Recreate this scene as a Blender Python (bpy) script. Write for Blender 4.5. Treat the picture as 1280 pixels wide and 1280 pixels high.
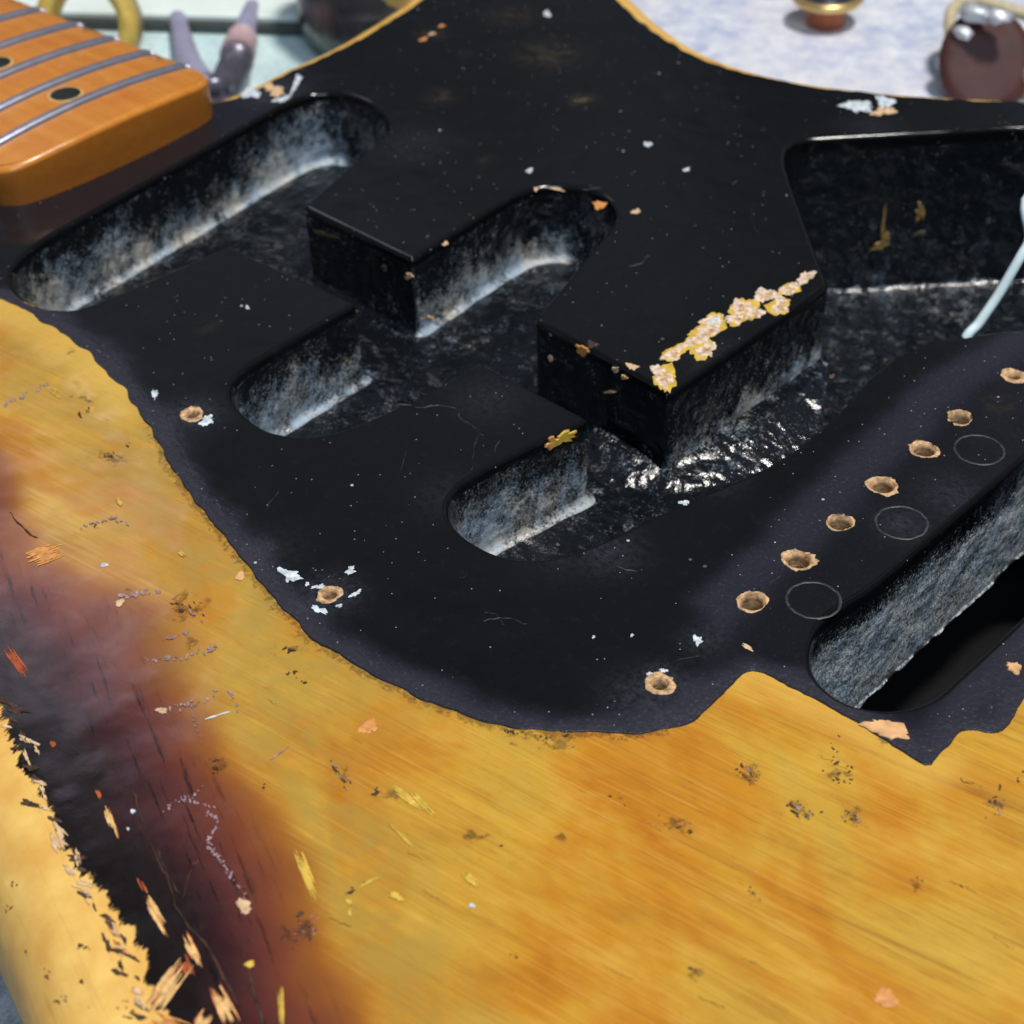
import bpy, bmesh, math, random
import numpy as np
from mathutils import Vector, Matrix, noise
from mathutils.geometry import delaunay_2d_cdt
random.seed(7); rng = np.random.default_rng(7)
S = 0.001                                    # everything below is laid out in millimetres
scene = bpy.context.scene; C = scene.collection
for o in list(bpy.data.objects): bpy.data.objects.remove(o)

# ------------------------------------------------------------------ camera
# X runs along the strings towards the bridge, Y towards the treble side, Z up; origin on the bridge screw line.
FOC = 1.63843; CAM = np.array([92.955, -176.865, 157.968]); YAW, PIT, ROL = 2.3185, 0.683364, -0.03808
_fw = np.array([math.cos(YAW)*math.cos(PIT), math.sin(YAW)*math.cos(PIT), -math.sin(PIT)])
_r = np.array([math.sin(YAW), -math.cos(YAW), 0.0]); _u = np.cross(_r, _fw)
RT = _r*math.cos(ROL)+_u*math.sin(ROL); UP = -_r*math.sin(ROL)+_u*math.cos(ROL)
cd = bpy.data.cameras.new('camera'); cam = bpy.data.objects.new('camera', cd); C.objects.link(cam)
cam.matrix_world = Matrix(((RT[0], UP[0], -_fw[0], CAM[0]*S), (RT[1], UP[1], -_fw[1], CAM[1]*S), (RT[2], UP[2], -_fw[2], CAM[2]*S), (0, 0, 0, 1)))
cd.sensor_fit = 'HORIZONTAL'; cd.lens = 6.8; cd.sensor_width = 6.8/FOC
cd.clip_start = 0.01; cd.clip_end = 50
cd.dof.use_dof = True; cd.dof.focus_distance = 0.240; cd.dof.aperture_fstop = 3.8
scene.camera = cam

# ------------------------------------------------------------------ light
w = bpy.data.worlds.new('World'); scene.world = w; w.use_nodes = True
w.node_tree.nodes['Background'].inputs[0].default_value = (0.62, 0.76, 1.0, 1)
w.node_tree.nodes['Background'].inputs[1].default_value = 0.11
_wn = w.node_tree.nodes.new('ShaderNodeTexNoise'); _wn.inputs['Scale'].default_value = 2.2; _wn.inputs['Detail'].default_value = 2.0
_wc = w.node_tree.nodes.new('ShaderNodeTexCoord'); _wr = w.node_tree.nodes.new('ShaderNodeValToRGB')
_wr.color_ramp.elements[0].position = 0.36; _wr.color_ramp.elements[0].color = (0.10, 0.12, 0.15, 1); _wr.color_ramp.elements[1].position = 0.70; _wr.color_ramp.elements[1].color = (1.25, 1.5, 1.9, 1)
w.node_tree.links.new(_wc.outputs['Generated'], _wn.inputs['Vector']); w.node_tree.links.new(_wn.outputs[0], _wr.inputs[0]); w.node_tree.links.new(_wr.outputs[0], w.node_tree.nodes['Background'].inputs[0])
def area(name, az, el, dist, sx, sy, power, col, target=(-60, 0, 0)):
    l = bpy.data.lights.new(name, 'AREA'); l.shape = 'RECTANGLE'; l.size = sx; l.size_y = sy; l.energy = power; l.color = col
    o = bpy.data.objects.new(name, l); C.objects.link(o)
    a, e = math.radians(az), math.radians(el)
    d = Vector((math.cos(a)*math.cos(e), math.sin(a)*math.cos(e), math.sin(e)))
    o.location = Vector(target)*S + d*dist
    o.rotation_euler = d.to_track_quat('Z', 'Y').to_euler()
    return o
area('bench_lamp', 20, 75, 1.5, 0.20, 0.20, 21.5, (1.0, 0.96, 0.90))
area('window', -42, 47, 1.2, 0.55, 0.45, 5.4, (0.62, 0.80, 1.0))
area('ceiling_lamp', 153, 41, 1.6, 0.26, 0.26, 0.48, (0.92, 0.84, 1.0), (-112, -78, 0))
vs = scene.view_settings; vs.view_transform = 'Standard'; vs.look = 'None'; vs.exposure = 0.10; vs.gamma = 1.0
try: vs.use_curve_mapping = False
except Exception: pass

# ------------------------------------------------------------------ helpers: geometry
def ray(uv):
    uv = np.atleast_2d(np.asarray(uv, float))
    return _fw + ((uv[:, 0:1]-640)/1280/FOC)*RT - ((uv[:, 1:2]-640)/1280/FOC)*UP
def U(uv, z=0.0):                             # photo pixel -> point at height z (z may be an array)
    d = ray(uv); t = (np.asarray(z, float).reshape(-1, 1)-CAM[2])/d[:, 2:3]
    return CAM + d*t
def Uplane(uv, p0, n):                        # photo pixel -> point on a given (vertical) plane
    d = ray(uv); p0 = np.asarray(p0, float); n = np.asarray(n, float)
    return CAM + d*(((p0-CAM)@n)/(d@n)).reshape(-1, 1)
def catmull(P, closed=False, n=10):
    P = np.asarray(P, float); out = []; m = len(P)
    for i in range(m if closed else m-1):
        if closed: a, b, c, d = P[i-1], P[i], P[(i+1) % m], P[(i+2) % m]
        else: a, b, c, d = P[max(i-1, 0)], P[i], P[i+1], P[min(i+2, m-1)]
        for k in range(n):
            t = k/n
            out.append(0.5*((2*b)+(c-a)*t+(2*a-5*b+4*c-d)*t*t+(3*b-a-3*c+d)*t**3))
    if not closed: out.append(P[-1])
    return np.array(out)
def resample(P, step, closed=True):
    P = np.asarray(P, float)
    Q = np.vstack([P, P[:1]]) if closed else P
    s = np.concatenate([[0], np.cumsum(np.hypot(*np.diff(Q[:, :2], axis=0).T))])
    n = max(4, int(round(s[-1]/step)))
    t = np.linspace(0, s[-1], n+1)
    if closed: t = t[:-1]
    return np.stack([np.interp(t, s, Q[:, k]) for k in range(Q.shape[1])], 1)
def ccw(P):
    x, y = P[:, 0], P[:, 1]
    return P if np.sum(x*np.roll(y, -1)-y*np.roll(x, -1)) > 0 else P[::-1].copy()
def smooth(P, it=1):
    for _ in range(it): P = 0.25*np.roll(P, 1, 0)+0.5*P+0.25*np.roll(P, -1, 0)
    return P
def normals(P):                               # outward normals of a ccw loop
    t = np.roll(P, -1, 0)-np.roll(P, 1, 0); t /= np.maximum(np.hypot(t[:, 0], t[:, 1]), 1e-9)[:, None]
    return np.stack([t[:, 1], -t[:, 0]], 1)
def inside(pts, poly):
    r = np.zeros(len(pts), bool)
    a, b = poly[:, 0], poly[:, 1]; c, d = np.roll(a, -1), np.roll(b, -1); k = (c-a)/np.where(d == b, 1e-12, d-b)
    box = (pts[:, 0] > a.min()) & (pts[:, 0] < a.max()) & (pts[:, 1] > b.min()) & (pts[:, 1] < b.max()); ii = np.where(box)[0]
    for i in range(0, len(ii), 2000):
        j = ii[i:i+2000]; x, y = pts[j, 0:1], pts[j, 1:2]
        r[j] = (((b > y) != (d > y)) & (x < k*(y-b)+a)).sum(1) % 2 == 1
    return r
def dist(pts, line, closed=True):
    A = line; B = np.roll(line, -1, 0) if closed else line[1:]
    if not closed: A = line[:-1]
    AB = B-A; L = np.maximum((AB**2).sum(1), 1e-9); out = np.empty(len(pts))
    for i in range(0, len(pts), 4000):
        p = pts[i:i+4000, None, :]-A[None]
        t = np.clip((p*AB[None]).sum(2)/L, 0, 1)
        out[i:i+4000] = np.sqrt((((p-t[..., None]*AB[None])**2).sum(2)).min(1))
    return out
def sst(a, b, x): t = np.clip((x-a)/(b-a), 0, 1); return t*t*(3-2*t)
def fbm(pts, scale, oct=3, seed=0.0):
    return np.array([noise.fractal(Vector((p[0]/scale+seed, p[1]/scale-seed, seed*1.7)), 1.0, 2.0, oct) for p in pts])
def mesh(name, v, f, mat=None, parent=None, sm=True, attrs=None, top=False):
    me = bpy.data.meshes.new(name)
    v = np.asarray(v, float)*S
    me.from_pydata(v.tolist(), [], [tuple(int(i) for i in q) for q in f]); me.update()
    if sm: me.polygons.foreach_set('use_smooth', [True]*len(me.polygons))
    for k, a in (attrs or {}).items():
        at = me.attributes.new(k, 'FLOAT', 'POINT'); at.data.foreach_set('value', np.asarray(a, np.float32))
    o = bpy.data.objects.new(name, me); C.objects.link(o)
    if mat is not None:
        for m_ in (mat if isinstance(mat, (list, tuple)) else [mat]): me.materials.append(m_)
    if parent is not None: o.parent = parent
    return o
def tag(o, label, cat=None, group=None, kind=None):
    if label: o['label'] = label
    if cat: o['category'] = cat
    if group: o['group'] = group
    if kind: o['kind'] = kind
    return o
def empty(name, loc=(0, 0, 0)):
    o = bpy.data.objects.new(name, None); C.objects.link(o); o.location = Vector(loc)*S; o.empty_display_size = 0.02; return o
def cdt(loops, pts, keep):
    """triangulate loops + free points; keep(centroids)->bool"""
    v = []; e = []
    for L in loops:
        b = len(v); v += [tuple(p[:2]) for p in L]; n = len(L)
        e += [(b+i, b+(i+1) % n) for i in range(n)]
    v += [tuple(p[:2]) for p in pts]
    ov, oe, of, *_ = delaunay_2d_cdt([Vector(p) for p in v], e, [], 0, 1e-5)
    V = np.array([(p.x, p.y) for p in ov]); F = np.array([list(f) for f in of if len(f) == 3])
    cen = V[F].mean(1); F = F[keep(cen)]
    a, b, c = V[F[:, 0]], V[F[:, 1]], V[F[:, 2]]
    neg = ((b-a)[:, 0]*(c-a)[:, 1]-(b-a)[:, 1]*(c-a)[:, 0]) < 0
    F[neg] = F[neg][:, ::-1]
    used = np.unique(F); m = -np.ones(len(V), int); m[used] = np.arange(len(used))
    return V[used], m[F]
def grid(x0, x1, y0, y1, st, jit=0.3):
    X, Y = np.meshgrid(np.arange(x0, x1, st), np.arange(y0, y1, st)); P = np.stack([X.ravel(), Y.ravel()], 1)
    return P + rng.uniform(-jit, jit, P.shape)*st
def rings(R, closed=True):                    # list of equal-length rings (n,3) -> v, f
    n = len(R[0]); v = np.vstack(R); f = []
    for k in range(len(R)-1):
        for i in range(n if closed else n-1):
            j = (i+1) % n; f.append((k*n+i, k*n+j, (k+1)*n+j, (k+1)*n+i))
    return v, f
def tube(path, rad, n=10, cap=True):
    path = np.asarray(path, float); m = len(path); rad = np.broadcast_to(np.asarray(rad, float), (m,))
    T = np.gradient(path, axis=0); T /= np.linalg.norm(T, axis=1)[:, None]
    ref = np.array([0.13, 0.21, 0.97]); R = []
    for i in range(m):
        a = np.cross(T[i], ref); a /= np.linalg.norm(a); b = np.cross(T[i], a)
        th = np.linspace(0, 2*math.pi, n, endpoint=False)
        R.append(path[i]+rad[i]*(np.cos(th)[:, None]*a+np.sin(th)[:, None]*b))
    v, f = rings(R)
    if cap: f += [tuple(range(n)), tuple(range((m-1)*n, m*n))[::-1]]
    return v, f
def ptube(name, path, rad, mat, parent=None, n=12):
    v, f = tube(path, rad, n); return mesh(name, v, f, mat, parent)

# ------------------------------------------------------------------ helpers: materials
class N:
    def __init__(s, name):
        s.m = bpy.data.materials.new(name); s.m.use_nodes = True; s.t = s.m.node_tree
        s.b = s.t.nodes['Principled BSDF']; s.co = None
    def n(s, typ, **k):
        x = s.t.nodes.new(typ)
        for a, b in k.items(): setattr(x, a, b)
        return x
    def put(s, inp, val):
        if hasattr(val, 'is_linked') or hasattr(val, 'links'): s.t.links.new(val, inp)
        else: inp.default_value = val if not isinstance(val, tuple) or len(val) != 3 or inp.type != 'RGBA' else (*val, 1)
    def coord(s, sc=(1, 1, 1), rot=(0, 0, 0)):            # object coordinates in millimetres, scaled
        if s.co is None: s.co = s.n('ShaderNodeTexCoord').outputs['Object']
        mp = s.n('ShaderNodeMapping'); mp.inputs['Scale'].default_value = [1000*k for k in sc]
        r2 = s.n('ShaderNodeMapping'); r2.inputs['Rotation'].default_value = rot
        s.t.links.new(s.co, r2.inputs[0]); s.t.links.new(r2.outputs[0], mp.inputs[0]); return mp.outputs[0]
    def noise(s, scale=1, sc=(1, 1, 1), rot=(0, 0, 0), detail=4, rough=0.55, dist=0.0, col=False):
        x = s.n('ShaderNodeTexNoise'); s.t.links.new(s.coord(sc, rot), x.inputs['Vector'])
        x.inputs['Scale'].default_value = scale; x.inputs['Detail'].default_value = detail
        x.inputs['Roughness'].default_value = rough; x.inputs['Distortion'].default_value = dist
        return x.outputs[1 if col else 0]
    def voro(s, scale=1, sc=(1, 1, 1), rnd=1.0, feat='F1'):
        x = s.n('ShaderNodeTexVoronoi', feature=feat); s.t.links.new(s.coord(sc), x.inputs['Vector'])
        x.inputs['Scale'].default_value = scale; x.inputs['Randomness'].default_value = rnd; return x
    def ramp(s, fac, stops, interp='LINEAR'):
        x = s.n('ShaderNodeValToRGB'); x.color_ramp.interpolation = interp; el = x.color_ramp.elements
        while len(el) > 1: el.remove(el[-1])
        for i, (p, c) in enumerate(stops):
            e = el[0] if i == 0 else el.new(p)
            e.position = p; e.color = (*c, 1) if isinstance(c, tuple) else (c, c, c, 1)
        s.put(x.inputs[0], fac); return x.outputs[0]
    def math(s, op, a, b=0.0, clamp=False):
        x = s.n('ShaderNodeMath', operation=op, use_clamp=clamp); s.put(x.inputs[0], a); s.put(x.inputs[1], b); return x.outputs[0]
    def mix(s, fac, a, b, blend='MIX'):
        x = s.n('ShaderNodeMix', data_type='RGBA', blend_type=blend); s.put(x.inputs[0], fac); s.put(x.inputs[6], a); s.put(x.inputs[7], b); return x.outputs[2]
    def mixf(s, fac, a, b):
        x = s.n('ShaderNodeMix', data_type='FLOAT'); s.put(x.inputs[0], fac); s.put(x.inputs[2], a); s.put(x.inputs[3], b); return x.outputs[0]
    def attr(s, name): return s.n('ShaderNodeAttribute', attribute_name=name).outputs['Fac']
    def step(s, x, a, b): 
        m = s.n('ShaderNodeMapRange', clamp=True); s.put(m.inputs[0], x); m.inputs[1].default_value = a; m.inputs[2].default_value = b; return m.outputs[0]
    def bump(s, h, strength, dist_mm, prev=None):
        x = s.n('ShaderNodeBump'); s.put(x.inputs['Strength'], strength); x.inputs['Distance'].default_value = dist_mm*S; s.put(x.inputs['Height'], h)
        if prev is not None: s.t.links.new(prev, x.inputs['Normal'])
        return x.outputs[0]
    def set(s, **k):
        for a, b in k.items(): s.put(s.b.inputs[a.replace('_', ' ')], b)
        return s.m

def simple(name, col, rough=0.5, var=0.25, scale=1.0, bump=0.0, bdist=0.1, metal=0.0, coat=0.0):
    k = N(name); f = k.noise(scale, detail=5)
    c = k.mix(k.step(f, 0.3, 0.7), tuple(x*(1-var) for x in col), tuple(min(1, x*(1+var)) for x in col))
    m = k.set(Base_Color=c, Roughness=rough, Metallic=metal, Coat_Weight=coat)
    if bump: k.set(Normal=k.bump(f, bump, bdist))
    return m

def wood_finish():
    k = N('sunburst_lacquer')
    t = k.attr('burst'); bare = k.attr('bare'); dirt = k.attr('dirt'); pale = k.attr('pale')
    n1 = k.noise(0.045, detail=3); n2 = k.noise(0.25, sc=(0.25, 1, 1), rot=(0, 0, -0.12), detail=4)
    tt = k.math('ADD', t, k.math('MULTIPLY', k.math('SUBTRACT', n1, 0.5), 0.55))
    tt = k.math('ADD', tt, k.math('MULTIPLY', k.math('SUBTRACT', n2, 0.5), 0.22))
    fac = k.step(tt, -1.0, 2.0)
    burst = k.ramp(fac, [(0.0, (0.50, 0.245, 0.030)), (0.22, (0.46, 0.215, 0.026)), (0.33, (0.37, 0.145, 0.018)), (0.41, (0.26, 0.086, 0.015)),
                         (0.51, (0.165, 0.043, 0.019)), (0.61, (0.088, 0.023, 0.019)), (0.70, (0.036, 0.011, 0.012)), (0.80, (0.011, 0.006, 0.006)), (1.0, (0.006, 0.005, 0.005))])
    # greenish-yellow and orange patches in the amber
    patch = k.noise(0.06, sc=(0.6, 1, 1), rot=(0, 0, 0.35), detail=3, dist=0.6)
    amb = k.ramp(patch, [(0.34, (0.46, 0.165, 0.012)), (0.46, (0.52, 0.225, 0.019)), (0.57, (0.54, 0.300, 0.034)), (0.68, (0.50, 0.300, 0.042)), (0.80, (0.60, 0.37, 0.060))])
    pat2 = k.noise(0.15, sc=(0.4, 1, 1), rot=(0, 0, -0.2), detail=5, rough=0.65)
    amb = k.mix(k.math('MULTIPLY', k.step(pat2, 0.52, 0.72), 0.55), amb, (0.66, 0.40, 0.065))
    amb = k.mix(k.math('MULTIPLY', k.step(pat2, 0.46, 0.30), 0.50), amb, (0.34, 0.125, 0.014))
    amber = k.mix(k.step(fac, 0.22, 0.42), amb, burst)
    # long grain
    g1 = k.noise(1.0, sc=(0.022, 0.55, 0.55), rot=(0, 0, -0.10), detail=6, rough=0.65, dist=0.4)
    g2 = k.noise(1.0, sc=(0.06, 3.2, 3.2), rot=(0, 0, -0.10), detail=3)
    gr = k.step(g1, 0.34, 0.60)
    gm = k.step(k.noise(0.035, detail=3), 0.35, 0.65); c = k.mix(k.math('MULTIPLY', k.math('MULTIPLY', k.math('SUBTRACT', 1.0, gr), gm), 0.45), amber, (0.34, 0.110, 0.012))
    g3 = k.noise(1.0, sc=(0.013, 0.30, 0.30), rot=(0, 0, -0.16), detail=7, rough=0.7, dist=0.3)
    c = k.mix(k.math('MULTIPLY', k.step(g3, 0.56, 0.70), 0.55), c, (0.22, 0.070, 0.012))
    c = k.mix(k.math('MULTIPLY', k.step(k.noise(0.35, detail=6, rough=0.75), 0.58, 0.75), 0.30), c, (0.26, 0.10, 0.020))
    c = k.mix(k.math('MULTIPLY', k.step(g2, 0.56, 0.70), 0.34), c, (0.70, 0.42, 0.09)); c = k.mix(k.math('MULTIPLY', k.step(g2, 0.45, 0.32), 0.30), c, (0.30, 0.11, 0.014))
    c = k.mix(k.step(fac, 0.30, 0.42), c, burst)
    c = k.mix(k.math('MULTIPLY', k.math('MULTIPLY', k.attr('olive'), k.step(k.noise(0.13, detail=5, rough=.7), 0.33, 0.56)), 0.75), c, (0.36, 0.235, 0.045))
    c = k.mix(k.math('MULTIPLY', pale, 0.75), c, k.mix(g2, (0.62, 0.36, 0.05), (0.72, 0.46, 0.10)))
    pore = k.noise(1.0, sc=(0.22, 3.6, 3.6), rot=(0, 0, -0.10), detail=3, rough=0.6)
    c = k.mix(k.math('MULTIPLY', k.math('MULTIPLY', k.step(pore, 0.63, 0.70), k.step(fac, 0.5, 0.36)), 0.38), c, (0.20, 0.070, 0.012))
    dn = k.noise(1.1, detail=6, rough=0.75)
    dd = k.step(k.math('ADD', dirt, k.math('MULTIPLY', k.math('SUBTRACT', dn, 0.5), 1.9)), 0.32, 1.05)
    dd = k.math('MULTIPLY', dd, k.step(dirt, 0.03, 0.25))
    c = k.mix(k.math('MULTIPLY', dirt, 0.30), c, (0.24, 0.085, 0.020)); c = k.mix(dd, c, (0.045, 0.022, 0.016))
    # black streaks in the dark burst and worn-through bare wood with a torn edge
    st = k.noise(1.0, sc=(0.09, 1.2, 1.0), rot=(0, 0, 0.42), detail=5, rough=0.7)
    c = k.mix(k.math('MULTIPLY', k.step(st, 0.56, 0.66), k.step(fac, 0.42, 0.6)), c, (0.006, 0.005, 0.005))
    e1 = k.noise(0.55, sc=(0.35, 1, 1), rot=(0, 0, 1.3), detail=6, rough=0.75); e2 = k.noise(0.12, detail=2)
    bb = k.math('ADD', bare, k.math('ADD', k.math('MULTIPLY', k.math('SUBTRACT', e1, 0.5), 0.85), k.math('MULTIPLY', k.math('SUBTRACT', e2, 0.5), 0.5)))
    worn = k.step(bb, 0.49, 0.53)
    wn = k.noise(0.16, detail=4); wg = k.noise(1.0, sc=(0.03, 1.2, 1.2), rot=(0, 0, 0.3), detail=5)
    wood = k.mix(k.step(wn, 0.35, 0.7), (0.70, 0.38, 0.085), (0.84, 0.54, 0.150))
    wood = k.mix(k.math('MULTIPLY', k.step(wg, 0.55, 0.75), 0.45), wood, (0.42, 0.17, 0.04))
    wood = k.mix(k.step(k.noise(0.6, detail=6, rough=0.8), 0.67, 0.72), wood, (0.05, 0.025, 0.012))
    c = k.mix(worn, c, wood)
    rgh = k.mixf(worn, k.mixf(k.step(k.noise(0.2, detail=5), 0.35, 0.7), 0.18, 0.36), 0.5)
    hs = k.noise(0.11, detail=2); hd = k.noise(0.9, detail=4, rough=0.65)
    b = k.bump(hs, 0.30, 1.2); b = k.bump(hd, 0.30, 0.08, b); b = k.bump(g1, 0.25, 0.10, b)
    b = k.bump(k.math('MULTIPLY', dd, -1.0), 0.8, 0.35, b)
    b = k.bump(k.math('MULTIPLY', worn, -1.0), 0.7, 0.20, b)
    return k.set(Base_Color=c, Roughness=rgh, Normal=b, Coat_Weight=k.mixf(worn, 0.25, 0.0), Coat_Roughness=0.10, Specular_IOR_Level=0.28)

def black_paint():
    k = N('black_undercoat_paint')
    mt = k.attr('matte'); sm = k.attr('smudge')
    base = k.mix(mt, (0.0042, 0.0043, 0.0046), (0.018, 0.0175, 0.027))
    sp = k.noise(1.0, detail=2, rough=0.5); sp2 = k.noise(0.16, detail=4)
    v = k.voro(0.42); st = k.attr('stain')
    sep = k.n('ShaderNodeSeparateColor'); k.t.links.new(v.outputs['Color'], sep.inputs[0])
    big = k.math('MULTIPLY', k.math('LESS_THAN', v.outputs['Distance'], k.math('MULTIPLY', sep.outputs[1], 0.13)), k.math('GREATER_THAN', sep.outputs[0], k.mixf(k.step(k.noise(0.045, detail=3), 0.42, 0.62), 0.965, 0.80)))
    v2 = k.voro(1.5); s2 = k.n('ShaderNodeSeparateColor'); k.t.links.new(v2.outputs['Color'], s2.inputs[0])
    fine = k.math('MULTIPLY', k.math('LESS_THAN', v2.outputs['Distance'], 0.16), k.math('GREATER_THAN', s2.outputs[0], k.mixf(k.step(sp2, 0.4, 0.65), 0.985, 0.93)))
    dust = k.math('MAXIMUM', k.math('MULTIPLY', big, k.mixf(sep.outputs[2], 0.12, 0.75)), k.math('MULTIPLY', fine, 0.5))
    smu = k.math('MULTIPLY', k.step(k.noise(0.5, detail=6, rough=0.75), 0.55, 0.78), 0.05)
    haze = k.math('ADD', smu, k.math('MULTIPLY', sm, k.math('MULTIPLY', k.step(k.noise(0.9, detail=6, rough=0.75), 0.36, 0.66), 0.55)))
    c = k.mix(haze, base, (0.11, 0.12, 0.15)); c = k.mix(k.math('MULTIPLY', st, k.step(k.noise(0.35, detail=5, rough=0.7), 0.38, 0.66)), c, (0.060, 0.042, 0.026)); c = k.mix(dust, c, (0.55, 0.57, 0.60))
    r = k.mixf(k.step(k.noise(0.09, detail=4), 0.3, 0.7), 0.07, 0.17)
    r = k.mixf(mt, r, 0.38); r = k.mixf(dust, r, 0.8)
    c = k.mix(k.math('MULTIPLY', mt, k.math('MULTIPLY', k.step(k.noise(1.7, detail=3, rough=0.7), 0.58, 0.70), 0.55)), c, (0.075, 0.075, 0.10))  # pale flecks painted in for lit orange-peel bumps
    b = k.bump(k.noise(0.06, detail=2), 0.35, 1.0)
    b = k.bump(k.noise(1.1, detail=3), k.mixf(mt, 0.05, 0.9), 0.16, b)
    b = k.bump(dust, 0.4, 0.1, b)
    return k.set(Base_Color=c, Roughness=r, Normal=b, Specular_IOR_Level=0.5)

def cavity_paint(name='cavity_black_paint', grainy=False):
    k = N(name)
    d = k.attr('dust')  # wall dust, with some of the walls' light painted into it
    n = k.noise(0.28, detail=6, rough=0.75); n2 = k.noise(2.2, detail=3, rough=0.7)
    sx = k.noise(1.0, sc=(0.5, 0.5, 0.22), rot=(0.45, 0.25, 0), detail=5, rough=0.75) if not grainy else k.noise(1.6, sc=(0.55, 1, 1), rot=(0, 0.2, 0.1), detail=3, rough=0.8)
    m = k.math('ADD', d, k.math('MULTIPLY', k.math('SUBTRACT', n, 0.50), 0.9 if grainy else 1.5))
    m = k.math('ADD', m, k.math('MULTIPLY', k.math('SUBTRACT', n2, 0.5), 1.7 if grainy else 1.6))
    m = k.math('ADD', m, k.math('MULTIPLY', k.math('SUBTRACT', sx, 0.5), 1.2))
    m = k.math('POWER', k.step(m, 0.26, 0.92), 1.2)
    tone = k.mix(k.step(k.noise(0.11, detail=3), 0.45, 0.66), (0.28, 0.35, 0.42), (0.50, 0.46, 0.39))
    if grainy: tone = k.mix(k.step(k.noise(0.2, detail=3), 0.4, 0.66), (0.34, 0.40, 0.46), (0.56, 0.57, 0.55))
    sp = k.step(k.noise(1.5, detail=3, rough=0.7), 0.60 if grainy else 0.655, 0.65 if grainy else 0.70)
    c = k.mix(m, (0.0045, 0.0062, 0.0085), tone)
    c = k.mix(k.math('MULTIPLY', sp, k.step(d, 0.05, 0.45)), c, (0.68, 0.70, 0.72))  # white specks painted in as sparkle on the dusty walls
    b = k.bump(k.noise(0.16, detail=2), 0.7, 2.2); b = k.bump(k.noise(0.8, detail=2), 0.6, 0.35, b); b = k.bump(n2, k.mixf(m, 0.25, 0.6), 0.2, b)
    return k.set(Base_Color=c, Specular_IOR_Level=0.75, Roughness=k.mixf(m, 0.15, 0.5), Normal=b)

M = {}
M['wood'] = wood_finish(); M['black'] = black_paint(); M['cavity'] = cavity_paint(); M['slot'] = cavity_paint('slot_rough_paint', True)
M['tan'] = simple('bare_wood', (0.64, 0.42, 0.24), 0.6, 0.3, 0.8, 0.6, 0.15)
M['hole'] = simple('hole_wood', (0.52, 0.32, 0.16), 0.7, 0.6, 1.1, 0.7, 0.2)
M['yellow'] = simple('yellow_finish', (0.62, 0.40, 0.06), 0.35, 0.3, 0.6, 0.4, 0.1)
M['orange'] = simple('orange_chip', (0.62, 0.26, 0.07), 0.5, 0.3, 0.8, 0.5, 0.1)
M['peach'] = simple('peach_chip', (0.70, 0.38, 0.17), 0.5, 0.25, 0.5, 0.5, 0.1)
M['red'] = simple('red_chip', (0.36, 0.075, 0.022), 0.4, 0.45, 0.7, 0.5, 0.1)
M['white'] = simple('white_residue', (0.54, 0.59, 0.63), 0.7, 0.45, 0.9, 0.6, 0.1)
M['bright'] = simple('fresh_wood', (0.74, 0.44, 0.16), 0.55, 0.35, 1.0, 0.6, 0.15)
M['amberdark'] = simple('brown_scratch', (0.24, 0.095, 0.018), 0.4, 0.4)
M['amberlight'] = simple('golden_scratch', (0.66, 0.42, 0.10), 0.35, 0.3)
M['scar'] = simple('ochre_scar', (0.26, 0.165, 0.05), 0.55, 0.5, 0.9)
M['pink'] = simple('pinkish_wood', (0.66, 0.50, 0.38), 0.65, 0.5, 1.1, 0.9, 0.3)
M['dark'] = simple('dark_ding', (0.060, 0.030, 0.018), 0.5, 0.6, 0.7, 0.8, 0.2)
M['dim'] = simple('dull_smudge', (0.055, 0.045, 0.022), 0.5, 0.5, 0.3)
M['brown'] = simple('brown_scuff', (0.05, 0.030, 0.020), 0.4, 0.6, 0.4)
M['scuff'] = simple('lilac_scuff', (0.30, 0.20, 0.22), 0.35, 0.5, 0.9, 0.6, 0.15)
M['ring'] = simple('grey_ring_mark', (0.026, 0.028, 0.033), 0.5, 0.9, 0.8)

# ------------------------------------------------------------------ outlines (mm, on the top plane)
RND = 11.0
waist = U([(1280, 131), (1200, 127), (1120, 122), (1050, 115), (1000, 108), (950, 97), (900, 80), (860, 58), (820, 28), (790, 0)], -4.3)[:, :2] + [0.6, 1.7]
cut = U([(512, 0), (475, 28), (440, 50), (400, 73), (340, 100), (283, 128)], -4.3)[:, :2] + [-1.8, 0.0]
OUT = [(150, 0), (148, 50), (135, 100), (105, 143), (62, 166), (20, 168), (-20, 158)] + waist.tolist() + \
      [(-178, 149), (-210, 156), (-240, 156), (-262, 148), (-270, 136), (-262, 124), (-244, 117), (-222, 113), (-206, 109)] + cut.tolist() + \
      [(-192, 30.5), (-206, 28.8), (-238, 28.8), (-238, -28.8), (-206, -29), (-198, -34), (-196, -48), (-203, -62), (-225, -75), (-255, -88), (-285, -102),
       (-298, -118), (-290, -135), (-262, -146), (-220, -146), (-180, -138), (-140, -125), (-105, -116.5), (-80, -117), (-60, -122), (-40, -128.3), (-27, -133.2),
       (0, -146), (30, -157), (65, -163), (105, -146), (135, -103), (148, -52)]
OUT = smooth(resample(ccw(catmull(OUT, True, 8)), 2.0), 2)
OUTN = normals(OUT)
def zwood(p):                                 # height of the wood surface
    d = dist(p, OUT); ins = inside(p, OUT); d = np.where(ins, d, 0)
    q = np.clip(RND-d, 0, RND)
    return -0.25-(RND-np.sqrt(np.maximum(RND**2-q*q, 0)))

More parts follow.
